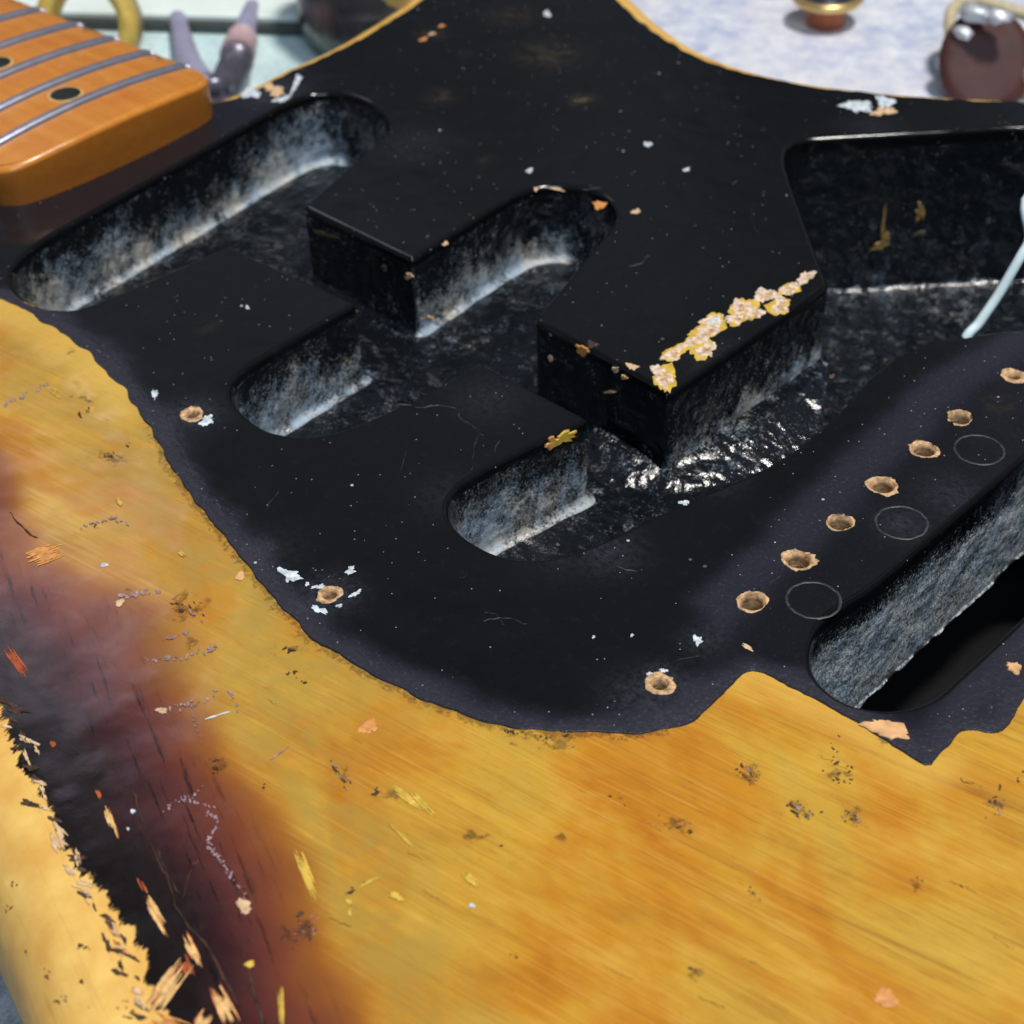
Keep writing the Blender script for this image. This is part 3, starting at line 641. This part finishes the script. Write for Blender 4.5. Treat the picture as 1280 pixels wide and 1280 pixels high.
# pale lilac crackle crossing the dark burst
def ribbon(pts_, wd, m, parent, name):
    P = catmull(np.array(pts_, float), False, 5); r = random.Random(int(pts_[0][0])); P = P+np.array([[r.uniform(-1.6, 1.6), r.uniform(-1.6, 1.6)] for _ in P])
    T = np.gradient(P, axis=0); T /= np.linalg.norm(T, axis=1)[:, None]; Nn = np.stack([-T[:, 1], T[:, 0]], 1)
    wv = np.array([wd*r.uniform(0.25, 1.0) for _ in P])[:, None]; wv[0] *= .2; wv[-1] *= .2
    ob = parent is bl; L, R_ = settle(P+Nn*wv/2, -0.01, ob), settle(P-Nn*wv/2, -0.01, ob); mid_ = settle(P, 0.05, ob); n_ = len(P)
    vv = np.vstack([L, mid_, R_]); ff = []
    for i in range(n_-1): ff += [(i, i+1, n_+i+1, n_+i), (n_+i, n_+i+1, 2*n_+i+1, 2*n_+i)]
    return mesh(name, vv, ff, M[m], parent, False)
for pts_, wd in [([(252, 984), (240, 996), (222, 1000), (204, 1014)], 5), ([(230, 1000), (252, 1005), (268, 1010)], 4), ([(256, 1018), (272, 1024), (262, 1046), (258, 1058)], 6), ([(260, 1052), (278, 1078), (292, 1098), (304, 1120)], 6),
                 ([(240, 886), (246, 910), (252, 928)], 4), ([(200, 888), (232, 882), (262, 874), (270, 862)], 5), ([(285, 862), (294, 876), (296, 888)], 5), ([(185, 824), (220, 822), (262, 812), (270, 806)], 5), ([(150, 745), (175, 741), (200, 740)], 7), ([(205, 800), (235, 792)], 4), ([(60, 480), (5, 505)], 5), ([(100, 660), (140, 648), (160, 654)], 4)]:
    P = resample(catmull(np.array(pts_, float), False, 5), 2.6, False); r = random.Random(int(pts_[0][0]*3)); lp = []
    for q in P:
        if r.random() < 0.8: s_ = r.uniform(1.2, 1.0+wd*0.55); lp.append(blob(q[0]+r.gauss(0, wd*.32), q[1]+r.gauss(0, wd*.32), s_*r.uniform(1, 2), s_, r.uniform(0, 180), 0.4, 8, r.randrange(9999)))
    patch('lacquer_crackle', lp, M['scuff'], body, 0.05)
for pts_, wd in [([(196, 1060), (210, 1096), (224, 1140), (262, 1190), (300, 1260)], 4), ([(165, 985), (190, 1060), (225, 1120)], 3), ([(300, 1180), (318, 1240), (330, 1285)], 4), ([(228, 1130), (236, 1090), (248, 1072)], 2), ([(12, 640), (30, 660), (48, 672)], 3)]:
    ribbon(pts_, wd, 'dark', body, 'lacquer_scratch')

# white residue, flakes and stains on the black
for u, v, L, Wd, a, m in [(360, 718, 32, 16, 10, 'white'), (352, 727, 14, 8, 0, 'white'), (438, 713, 14, 9, -20, 'white'), (444, 742, 16, 6, -30, 'white'), (398, 762, 22, 10, 20, 'white'), (385, 770, 10, 5, 0, 'white'), (398, 733, 16, 6, -10, 'white'), (424, 757, 8, 5, 0, 'white'),
                          (384, 730, 6, 5, 0, 'white'), (193, 493, 10, 12, 0, 'white'), (258, 526, 20, 12, -20, 'white'), (205, 541, 10, 7, 30, 'white'), (217, 552, 12, 6, 40, 'white'), (278, 646, 6, 4, 0, 'white'), (872, 800, 12, 12, 0, 'white'), (829, 838, 10, 6, 0, 'white'), (812, 842, 8, 5, 0, 'white'),
                          (1072, 132, 36, 17, 0, 'white'), (1106, 127, 22, 16, 40, 'white'), (1104, 139, 28, 11, -10, 'tan'), (313, 116, 30, 12, -8, 'white'), (343, 112, 26, 15, 10, 'tan'), (370, 104, 9, 24, 25, 'white'), (352, 124, 22, 7, -8, 'white'),
                          (529, 49, 10, 5, -20, 'orange'), (540, 42, 8, 4, -20, 'tan'), (552, 32, 8, 4, -20, 'orange'), (727, 125, 16, 6, 0, 'dim'),
                          (810, 180, 10, 7, 0, 'white'), (662, 213, 9, 6, 0, 'white'), (795, 264, 11, 7, 0, 'tan'), (309, 384, 5, 5, 0, 'white'), (858, 212, 8, 5, 0, 'white'), (684, 17, 10, 8, 0, 'white'),
                          (749, 256, 16, 12, 30, 'orange'), (670, 236, 6, 5, 0, 'tan'), (557, 304, 7, 6, 0, 'tan'), (696, 236, 16, 4, 12, 'tan'), (855, 628, 14, 6, 10, 'white'), (790, 794, 5, 4, 0, 'white'), (742, 796, 4, 4, 0, 'white'), (1040, 470, 8, 6, 0, 'dim'), (1210, 665, 6, 4, 0, 'dim'), (740, 430, 16, 8, 20, 'brown'), (790, 458, 14, 9, 20, 'tan')]:
    chip(u, v, L*0.92, Wd*0.92, a, m, bl, 0.45, 0.02, 'paint_fleck')
for pts_, wd in [([(495, 503), (520, 508), (566, 508), (575, 522), (590, 532)], 2.0), ([(590, 532), (605, 545)], 1.6), ([(590, 590), (592, 565), (598, 545)], 1.4), ([(618, 565), (624, 550)], 2), ([(500, 590), (508, 560)], 1.4), ([(745, 682), (770, 706), (800, 716)], 1.8), ([(330, 640), (350, 610)], 1.2), ([(725, 236), (752, 236)], 1.4)]:
    ribbon(pts_, wd, 'ring', bl, 'paint_scratch')
rs = random.Random(77)
for _ in range(26):                                        # hairline scratches in the black
    u, v = rs.uniform(200, 1000), rs.uniform(180, 880); p0_ = U([(u, v)])[:, :2]
    a_ = rs.uniform(0, 3.14); L = rs.uniform(14, 60); cu = rs.uniform(-.35, .35)*L
    pts_ = [(u, v), (u+L*.5*math.cos(a_)-cu*math.sin(a_)*.5, v+L*.5*math.sin(a_)+cu*math.cos(a_)*.5), (u+L*math.cos(a_), v+L*math.sin(a_))]
    P_ = U(pts_)[:, :2]
    if not inside(P_, off(BLK, -3)).all() or inside(P_, cavT).any() or dist(P_, cavT).min() < 3 or inside(P_, trmT).any() or dist(P_, trmT).min() < 3: continue
    ribbon(pts_, rs.uniform(0.8, 1.5), 'ring', bl, 'paint_scratch')
for _ in range(14):                                        # fine scratches in the amber lacquer
    u, v = rs.uniform(330, 1270), rs.uniform(860, 1270)
    if inside(U([(u, v)])[:, :2], off(BLK, 4))[0]: continue
    a_ = rs.uniform(0.32, 0.56); L = rs.uniform(14, 50)
    pts_ = [(u, v), (u+L*.5*math.cos(a_), v+L*.5*math.sin(a_)+rs.uniform(-3, 3)), (u+L*math.cos(a_), v+L*math.sin(a_))]
    if inside(U(pts_)[:, :2], off(BLK, 3)).any(): continue
    ribbon(pts_, rs.uniform(0.7, 1.5), rs.choice(['amberdark', 'amberlight']), body, 'lacquer_scratch')
# chipped row along the edge of the block in front of the control cavity
for i, (u, v, L, Wd) in enumerate([(1008, 346, 30, 14), (987, 361, 26, 16), (957, 369, 36, 20), (975, 382, 28, 22), (926, 384, 34, 20), (942, 391, 28, 18), (891, 400, 34, 16), (919, 398, 26, 16), (884, 415, 46, 20), (866, 427, 28, 15), (882, 437, 30, 22), (842, 442, 34, 17), (828, 471, 28, 34)]):
    if i not in (0, 2): chip(u-4+(i*7 % 5)*2, v+1-(i % 3), L*1.02, Wd*1.0, -20, 'yellow', bl, 0.26, 0.012, 'yellow_chip_rim', seed=i)
    chip(u, v, L*0.80, Wd*0.86, -20, 'pink', bl, 0.42, 0.035, 'paint_chip', seed=50+i)
    chip(u+2, v+1, L*0.36, Wd*0.42, -20, 'white' if i == 6 else 'hole', bl, 0.5, 0.055, 'chip_pit', seed=90+i)
# tan scars on cavity walls
def wallpatch(u, v, L, Wd, ang, p0, n_, m, rag=0.5):
    nn = np.array(n_, float); nn /= np.linalg.norm(nn); lp = np.array(blob(u, v, L, Wd, ang, rag)); c0 = lp.mean(0)
    P = Uplane(lp, p0, nn)+nn*-0.1; I = Uplane(c0+(lp-c0)*0.8, p0, nn)+nn*0.12; c1 = Uplane(c0[None], p0, nn)+nn*0.1; m_ = len(lp); ff = []
    for i in range(m_): j = (i+1) % m_; ff += [(i, j, m_+j, m_+i), (m_+i, m_+j, 2*m_)]
    return mesh('wall_scar', np.vstack([P, I, c1]), ff, M[m], cvo, False)
pA, pB = U([(737, 524)])[0], U([(645, 568)])[0]; tn = pB-pA; wn_ = np.array([tn[1], -tn[0], 0]); wn_ = wn_ if wn_[0] > 0 else -wn_; wn_ /= np.linalg.norm(wn_)
wallpatch(703, 549, 36, 13, -25, pA+wn_*0.25, wn_, 'yellow'); wallpatch(690, 554, 16, 12, -40, pA+wn_*0.25, wn_, 'orange')
pA, pB = U([(1060, 171)])[0], U([(1280, 159)])[0]; tn = pB-pA; wn_ = np.array([tn[1], -tn[0], 0]); wn_ /= np.linalg.norm(wn_)
for a in [(1104, 284, 5, 50, 6), (1101, 307, 24, 8, -20), (1108, 296, 7, 16, 10), (1150, 265, 10, 24, 0), (1150, 292, 14, 7, -20)]: wallpatch(*a, pA+wn_*0.3, wn_, 'dim' if a[0] == 1150 and a[1] > 280 else 'scar')
pA, pB = U([(378, 258)])[0], U([(515, 325)])[0]; tn = pB-pA; wn_ = np.array([tn[1], -tn[0], 0]); wn_ = wn_ if wn_[1] < 0 else -wn_; wn_ /= np.linalg.norm(wn_)
for a in [(405, 293, 26, 6, 18), (511, 345, 10, 7, 0), (480, 335, 6, 8, 0), (535, 398, 14, 6, -10)]: wallpatch(*a, pA+wn_*0.25, wn_, 'dim' if a[0] < 500 else 'tan')
pA, pB = U([(668, 400)])[0], U([(838, 492)])[0]; tn = pB-pA; wn_ = np.array([tn[1], -tn[0], 0]); wn_ = wn_ if wn_[1] < 0 else -wn_; wn_ /= np.linalg.norm(wn_)
for a in [(728, 438, 20, 11, 20), (769, 462, 8, 6, 0), (688, 448, 6, 7, 0), (780, 472, 9, 5, 0), (762, 490, 12, 4, 0)]: wallpatch(*a, pA+wn_*0.25, wn_, 'orange' if a[0] == 728 else 'tan')

# screw holes: torn wood rim and a threaded bore
def screw_hole(c0, r0, rim, depth, seed):
    r = random.Random(seed); n_ = 40; th = np.linspace(0, 2*math.pi, n_, endpoint=False); ph = [r.uniform(0, 6) for _ in range(4)]
    rr = rim*(1+0.08*np.sin(2*th+ph[0])+0.06*np.sin(3*th+ph[1])+0.03*np.sin(7*th+ph[2])+np.array([r.uniform(-.04, .04)+(0.13 if r.random() < 0.08 else 0) for _ in th]))
    prof = [(rr*1.0, 0.0), (rr*0.97, 0.10), (np.full(n_, r0)*1.02, 0.07), (np.full(n_, r0)*0.92, -0.35)]
    for k in range(14): prof.append((np.full(n_, r0)*(0.92 if k % 2 else 0.76), -0.8-(depth-0.8)*k/13))
    R = [np.column_stack([c0[0]+q*np.cos(th), c0[1]+q*np.sin(th), np.full(n_, z_)]) for q, z_ in prof]
    v, f = rings(R); f.append(tuple(range(len(v)-n_, len(v))))
    return mesh('screw_hole', v, f, M['hole'], bl, True)
for i, (c0, r0) in enumerate(holes): screw_hole(c0, r0, (2.2+0.2*math.sin(i*2.3)) if i < 6 else 1.9+0.25*math.sin(i), 5.5, i)
# ring marks beside the bridge screws
for u, v in [(1224, 562), (1127, 653), (1017, 750)]:
    c0 = U([(u, v)])[0]; th = np.linspace(0, 2*math.pi, 40, endpoint=False); r = random.Random(u); j = np.array([r.uniform(-.08, .08) for _ in th])
    R = [np.column_stack([c0[0]+(3.75+d_+j)*np.cos(th), c0[1]+(3.75+d_+j)*np.sin(th), np.full(40, z_)]) for d_, z_ in ((-.22, -.02), (-.08, .07), (.08, .07), (.22, -.02))]
    v_, f_ = rings(R); mesh('ring_mark', v_, [q[::-1] for q in f_], M['ring'], bl, True)

# ------------------------------------------------------------------ neck
def neck_wood():
    k = N('orange_maple_lacquer'); g1 = k.noise(1.0, sc=(0.02, 0.5, 0.5), detail=5); g2 = k.noise(0.10, sc=(1, 0.5, 1), detail=4)
    c = k.mix(k.step(g1, 0.35, 0.65), (0.56, 0.190, 0.020), (0.64, 0.245, 0.034)); c = k.mix(k.math('MULTIPLY', k.step(g2, 0.5, 0.72), 0.5), c, (0.50, 0.13, 0.012))
    c = k.mix(k.math('MULTIPLY', k.step(k.noise(0.45, detail=6, rough=0.75), 0.60, 0.70), 0.55), c, (0.78, 0.42, 0.18)); c = k.mix(k.math('MULTIPLY', k.step(k.noise(0.30, sc=(1, .6, 1), detail=6, rough=0.75), 0.62, 0.72), 0.6), c, (0.26, 0.075, 0.012))
    c = k.mix(k.math('MULTIPLY', k.attr('side_shade'), 0.8), c, (0.20, 0.065, 0.008))  # neck sides darkened in colour to carry their shade
    return k.set(Base_Color=c, Roughness=0.30, Coat_Weight=0.4, Coat_Roughness=0.2, Normal=k.bump(k.noise(0.25, detail=3), 0.3, 0.5))
M['neck'] = neck_wood()
M['nickel'] = simple('fret_nickel', (0.42, 0.42, 0.50), 0.30, 0.12, 0.5, 0.2, 0.1, metal=0.8)
M['dot'] = simple('black_dot', (0.012, 0.014, 0.012), 0.45, 0.3)
M['dotrim'] = simple('dot_rim', (0.66, 0.40, 0.14), 0.4, 0.2)
ZF, RAD, HX = 9.9, 184.0, -174.5
def halfw(x): return 28.0-(HX-x)*0.020
def ztop(y): return ZF-y*y/(2*RAD)
hl_ = [(-330, halfw(-330)), (-330, -halfw(-330)), (HX-9, -28), (HX-4.6, -27.2), (HX-1.4, -24.4), (HX-0.2, -20), (HX+0.8, -10), (HX+1.0, 0), (HX+0.8, 10), (HX-0.2, 20.5), (HX-1.4, 24.6), (HX-4.6, 27.2), (HX-9, 28)]
NK = smooth(resample(ccw(np.array(hl_, float)), 1.2), 2); NN = normals(NK)
rg = [np.column_stack([NK, np.full(len(NK), z_)]) for z_ in (-15.8, -8, -2, 1, 3.5)]
ed = ztop(NK[:, 1])
for a in np.linspace(0, 1, 5)*math.pi/2: rg.append(np.column_stack([NK-NN*1.3*(1-math.cos(a)), ed-1.3+1.3*math.sin(a)]))
nv, nf = rings(rg); gi = grid(-329, HX, -29, 29, 2.5, 0.1); inn = NK-NN*1.31; gi = gi[inside(gi, inn) & (dist(gi, inn) > 0.6)]
tV, tF = cdt([inn], gi, lambda c: inside(c, inn)); b0 = len(nv)
neck = mesh('neck', np.vstack([nv, np.column_stack([tV, ztop(tV[:, 1])])]), list(nf)+[tuple(b0+i for i in t) for t in tF]+[tuple(range(len(NK)))[::-1]], M['neck'], None, True, {'side_shade': np.r_[np.ones(5*len(NK)), np.full(len(NK), .9), np.zeros(len(nv)-6*len(NK)+len(tV))]})
tag(neck, 'orange lacquered maple neck heel with frets and black dots'); part(neck)
for nfr in range(21, 13, -1):
    fx = 648*(1-2**(-nfr/12))-641; ys = np.linspace(-halfw(fx)+0.25, halfw(fx)-0.25, 26); R = []
    for y in ys:
        e = min(1.0, (halfw(fx)-0.25-abs(y))/1.1+0.25); th = np.linspace(0, math.pi, 9)
        R.append(np.column_stack([fx+1.25*np.cos(th), np.full(9, y), ztop(y)-0.1+1.15*e*np.sin(th)]))
    v, f = rings(R, False); f += [tuple(range(9)), tuple(range(len(v)-9, len(v)))[::-1]]
    mesh('fret', v, [q[::-1] for q in f], M['nickel'], neck)
for nfr in (21, 19, 17, 15):
    dx = (648*(1-2**(-nfr/12))+648*(1-2**(-(nfr-1)/12)))/2-641; th = np.linspace(0, 2*math.pi, 28, endpoint=False)
    for rr, zz, nm, mm in ((3.75, 0.03, 'dot_rim', 'dotrim'), (3.2, 0.06, 'position_dot', 'dot')):
        x, y = dx+rr*np.cos(th), rr*np.sin(th)
        R = [np.column_stack([x, y, ztop(y)-0.05]), np.column_stack([dx+(x-dx)*.97, y*.97, ztop(y)+zz]), np.column_stack([dx+(x-dx)*.4, y*.4, ztop(y*.4)+zz])]
        v, f = rings(R); f.append(tuple(range(56, 84))); mesh(nm, v, f, M[mm], neck)

# ------------------------------------------------------------------ wire in the control cavity
M['wire'] = simple('pale_blue_insulation', (0.70, 0.84, 0.85), 0.4, 0.08, 0.4)
wp = np.vstack([[(-34, 92, -34), (-24, 80, -33.5), (-16, 68, -26)], U([(1205, 432)], -13), U([(1225, 402)], -9), U([(1250, 365)], -4), U([(1285, 305)], 4), U([(1330, 230)], 12), [(40, 120, 10)], [(75, 150, 6)], [(120, 200, -20)]])
wire = ptube('hookup_wire', catmull(wp, False, 8), 0.9, M['wire'], None, 12)
tag(wire, 'pale blue insulated wire rising out of the black control cavity', 'wire')

# ------------------------------------------------------------------ bench and the things behind the guitar
def bench_mat():
    k = N('bench_felt'); a = k.noise(0.12, detail=6, rough=0.7); b_ = k.noise(1.1, detail=4)
    c = k.mix(k.step(a, 0.38, 0.64), (0.10, 0.115, 0.14), (0.42, 0.46, 0.52)); c = k.mix(k.math('MULTIPLY', k.step(b_, 0.45, 0.7), 0.5), c, (0.5, 0.54, 0.6))
    return k.set(Base_Color=c, Roughness=0.85, Normal=k.bump(b_, 0.6, 0.5))
def slab(name, poly, z0, z1, mat, bev=0.8):
    P = ccw(resample(np.array(poly, float), 4.0)); n_ = len(P); NNN = normals(P)
    R = [np.column_stack([P, np.full(n_, z0)]), np.column_stack([P, np.full(n_, z1-bev)]), np.column_stack([P-NNN*bev, np.full(n_, z1)])]
    v, f = rings(R); f += [tuple(range(2*n_, 3*n_)), tuple(range(n_))[::-1]]
    return mesh(name, v, f, mat, None, False)
bench = slab('workbench', [(-900, -500), (500, -500), (500, 1000), (-900, 1000)], -64, -44.4, bench_mat(), 2)
tag(bench, 'mottled grey felt covered workbench top', None, None, 'structure')
def aqua():
    k = N('aqua_cloth'); v = k.noise(0.9, detail=4, rough=0.7); a = k.noise(0.05, detail=3)
    c = k.mix(k.step(v, 0.35, 0.65), (0.46, 0.66, 0.66), (0.78, 0.92, 0.90)); c = k.mix(k.math('MULTIPLY', k.step(a, .45, .7), .35), c, (0.30, 0.42, 0.44))
    return k.set(Base_Color=c, Roughness=0.8, Normal=k.bump(v, 0.6, 0.5))
sA, sB = U([(120, 36)], -42.8)[0, :2], U([(400, 44)], -42.8)[0, :2]; sd = (sB-sA)/np.linalg.norm(sB-sA); sn = np.array([-sd[1], sd[0]])
cl = slab('bench_cloth', [sA-sd*260-sn*200, sB+sd*25-sn*200, sB+sd*25+sn*260, sA-sd*260+sn*260], -44.2, -42.8, aqua(), 0.5)
tag(cl, 'pale aqua woven cloth on the bench beyond the neck', 'cloth')
bd_ = slab('mint_board', [sA-sd*200+sn*2, sB+sd*60+sn*2, sB+sd*60+sn*220, sA-sd*200+sn*220], -42.6, -38.0, simple('mint_board_paint', (0.84, 0.93, 0.87), 0.5, 0.08, 0.05), 0.8)
es = slab('shadow_strip', [sA-sd*200+sn*1.2, sB+sd*60+sn*1.2, sB+sd*60-sn*1.5, sA-sd*200-sn*1.5], -42.6, -39.4, simple('painted_shadow', (0.05, 0.06, 0.055), 0.7, 0.3), 0.5); es.parent = bd_  # dark strip added as the shadow line in front of the board
tag(bd_, 'flat pale mint green board lying on the aqua cloth', 'board')

# pliers: two tapered lilac handles, pivot and jaws, lying on the cloth
M['lilac'] = simple('lilac_grip', (0.34, 0.33, 0.46), 0.45, 0.2, 0.08); M['steel'] = simple('tool_steel', (0.20, 0.19, 0.24), 0.35, 0.2, 0.2, metal=0.7); M['pinkband'] = simple('pink_band', (0.52, 0.36, 0.38), 0.5, 0.15)
pl = tag(empty('pliers', (-262, 96, -42.8)), 'pliers with two tapered lilac handles resting on the aqua cloth', 'pliers')
plo = -Vector((-262, 96, -42.8))*S
def pp(o): o.parent = pl; o.location = plo; return o
zp = -39.0
J = U([(276, 132)], zp)[0]
h1 = U([(222, 22), (228, 50), (238, 84), (258, 112)], zp); h2 = U([(316, 8), (308, 32), (298, 62), (288, 100)], zp)
pp(ptube('handle', catmull(h1, False, 6), np.linspace(2.3, 4.6, 19), M['lilac'])); pp(ptube('handle', catmull(h2, False, 6), np.linspace(2.3, 4.8, 19), M['lilac']))
b1 = U([(303, 48), (298, 62), (296, 72)], zp); pp(ptube('handle_band', b1, [4.5, 4.8, 5.0], M['pinkband']))
pp(ptube('jaw', np.vstack([U([(296, 74)], zp), U([(288, 100)], zp), J, J+[22, -10, -1]]), [4.4, 5.2, 5.4, 2.0], M['steel'])); pp(ptube('jaw', np.vstack([U([(258, 112)], zp), J, J+[14, -20, -1]]), [4.2, 5.0, 2.0], M['steel']))
pp(ptube('pivot_bolt', np.array([J+[0, 0, -3.5], J+[0, 0, 6]]), [4, 4], M['steel']))

# yellow tape roll standing behind the fretboard
TC = U([(112, 30)], -30)[0]; th = np.linspace(0, 2*math.pi, 48, endpoint=False); ax = np.array([0.55, -0.75, 0.35]); ax /= np.linalg.norm(ax)
e1_ = np.cross(ax, [0, 0, 1]); e1_ /= np.linalg.norm(e1_); e2_ = np.cross(ax, e1_)
def ringp(r_, h_): return TC+ax*h_+r_*(np.cos(th)[:, None]*e1_+np.sin(th)[:, None]*e2_)
v, f = rings([ringp(10, -5), ringp(14, -5), ringp(14, 5), ringp(10, 5), ringp(10, -5)])
low_ = v[:, 2].min(); v[:, 2] += -42.8-low_ if False else 0
tp = mesh('tape_roll', v, f, simple('yellow_tape', (0.62, 0.42, 0.09), 0.4, 0.2, 0.3)); tag(tp, 'yellow tape roll behind the far edge of the fretboard', 'tape roll')

# upturned pickguard with its aluminium shield and wiring
def foil():
    k = N('aluminium_shield'); a = k.noise(0.16, detail=6, rough=0.7); b_ = k.noise(0.03, detail=2)
    c = k.mix(k.step(a, 0.35, 0.65), (0.50, 0.56, 0.78), (0.95, 0.96, 0.99)); c = k.mix(k.math('MULTIPLY', k.step(b_, 0.4, 0.7), .6), c, (0.84, 0.82, 0.84))
    return k.set(Base_Color=c, Roughness=0.55, Metallic=0.25, Normal=k.bump(a, 0.6, 0.8))
zg = -40.0
pg = tag(empty('pickguard', (-140, 240, -44)), 'upturned pickguard with silvery aluminium shield and soldered controls', 'pickguard'); pgo = -Vector((-140, 240, -44))*S
def pgp(o): o.parent = pg; o.location = pgo; return o
PGO = catmull(np.array([(-20, 190), (-60, 176), (-110, 172), (-160, 180), (-215, 190), (-262, 215), (-275, 262), (-245, 300), (-190, 300), (-140, 310), (-90, 330), (-40, 330), (0, 290), (10, 235)], float), True, 8)
PGO = ccw(PGO)
pgp(slab('shield_plate', PGO, -42, zg, foil(), 0.4)); pgp(slab('guard_plate', off(resample(PGO, 4), 2.0), -44.2, -42.05, simple('aged_white_plastic', (0.66, 0.62, 0.48), 0.4, 0.1), 0.6))
M['brass'] = simple('brass', (0.72, 0.50, 0.20), 0.35, 0.15, 0.3, metal=0.8); M['copper'] = simple('copper_tone', (0.42, 0.13, 0.06), 0.4, 0.3, 0.2); M['solder'] = simple('solder', (0.62, 0.64, 0.68), 0.5, 0.3, 0.3, 0.8, 0.8, metal=0.6)
M['capred'] = simple('red_brown_ceramic', (0.060, 0.014, 0.011), 0.6, 0.3, 0.15); M['cream'] = simple('cloth_wire', (0.52, 0.44, 0.28), 0.7, 0.2, 0.5); M['can'] = simple('pot_can', (0.42, 0.42, 0.30), 0.45, 0.2, 0.1, metal=0.5); M['void'] = simple('dark_bore', (0.02, 0.025, 0.04), 0.4, 0.3)
EC = U([(1035, -6)], zg+8.5)[0]
def lathe(name, c0, prof, m, parent_fn, n_=36):
    th = np.linspace(0, 2*math.pi, n_, endpoint=False); R = [np.column_stack([c0[0]+r_*np.cos(th), c0[1]+r_*np.sin(th), np.full(n_, z_)]) for r_, z_ in prof]
    v, f = rings(R); f.append(tuple(range(len(v)-n_, len(v)))); f.append(tuple(range(n_))[::-1]); return parent_fn(mesh(name, v, f, m))
lathe('bushing', EC, [(5.5, zg-.5), (5.5, zg+6), (6.5, zg+7)], M['copper'], pgp)
lathe('bushing_ring', EC, [(6.5, zg+6.5), (9.5, zg+6.8), (10.3, zg+8), (9.8, zg+9.2), (8.4, zg+9.2), (7.8, zg+8.2)], M['brass'], pgp)
lathe('bushing_bore', EC, [(7.7, zg+7.2), (7.7, zg+8.4)], M['void'], pgp)
# potentiometer can, ceramic disc capacitor, solder blobs, cloth wire
PC = U([(1318, 112)], zg)[0]; lathe('potentiometer', PC, [(12, zg-.3), (12, zg+7), (11.2, zg+8.5), (9.5, zg+9)], M['can'], pgp)
DCp = U([(1232, 78)], zg+9)[0]; axd = np.array([0.50, -0.62, 0.55]); axd /= np.linalg.norm(axd); f1 = np.cross(axd, [0, 0, 1]); f1 /= np.linalg.norm(f1); f2 = np.cross(axd, f1); th = np.linspace(0, 2*math.pi, 32, endpoint=False)
R = [DCp+axd*h_+r_*(np.cos(th)[:, None]*f1+1.15*np.sin(th)[:, None]*f2) for r_, h_ in ((8, -2.0), (11.5, -1.6), (12.2, 0), (11.5, 1.4), (9.0, 1.7))]
v, f = rings(R); f += [tuple(range(128, 160)), tuple(range(32))[::-1]]; v[:, 2] = np.maximum(v[:, 2], zg-0.2)
pgp(mesh('disc_capacitor', v, f, M['capred']))
for u, v_, r_ in ((1220, 15, 3.6), (1246, 20, 3.0), (1205, 40, 2.2), (1212, 112, 3.0)):
    c0 = U([(u, v_)], zg+ (22 if v_ < 60 else 1.5))[0]; bm = bmesh.new(); bmesh.ops.create_icosphere(bm, subdivisions=2, radius=r_)
    P = np.array([tuple(q.co) for q in bm.verts]); P *= (1+0.55*np.array([noise.noise(Vector(q)*0.6+Vector((u, 0, 0))) for q in P]))[:, None]; P[:, 2] *= 0.6; P[:, 0] *= 1.3
    fc = [tuple(q.index for q in fa.verts) for fa in bm.faces]; bm.free(); pgp(mesh('solder_blob', P+c0, fc, M['solder']))
wl = np.vstack([U([(1216, 108)], zg+1.5), U([(1200, 76)], zg+8), U([(1189, 44)], zg+12), U([(1190, 14)], zg+15), U([(1212, 0)], zg+16), U([(1250, 8)], zg+15), U([(1300, 26)], zg+12), U([(1340, 50)], zg+8)])
pgp(ptube('cloth_lead', catmull(wl, False, 8), 1.7, M['cream']))
ld = np.vstack([U([(1240, 40)], zg+11), U([(1262, 30)], zg+11), U([(1310, 60)], zg+9)]); pgp(ptube('capacitor_lead', catmull(ld, False, 6), 0.6, M['solder']))
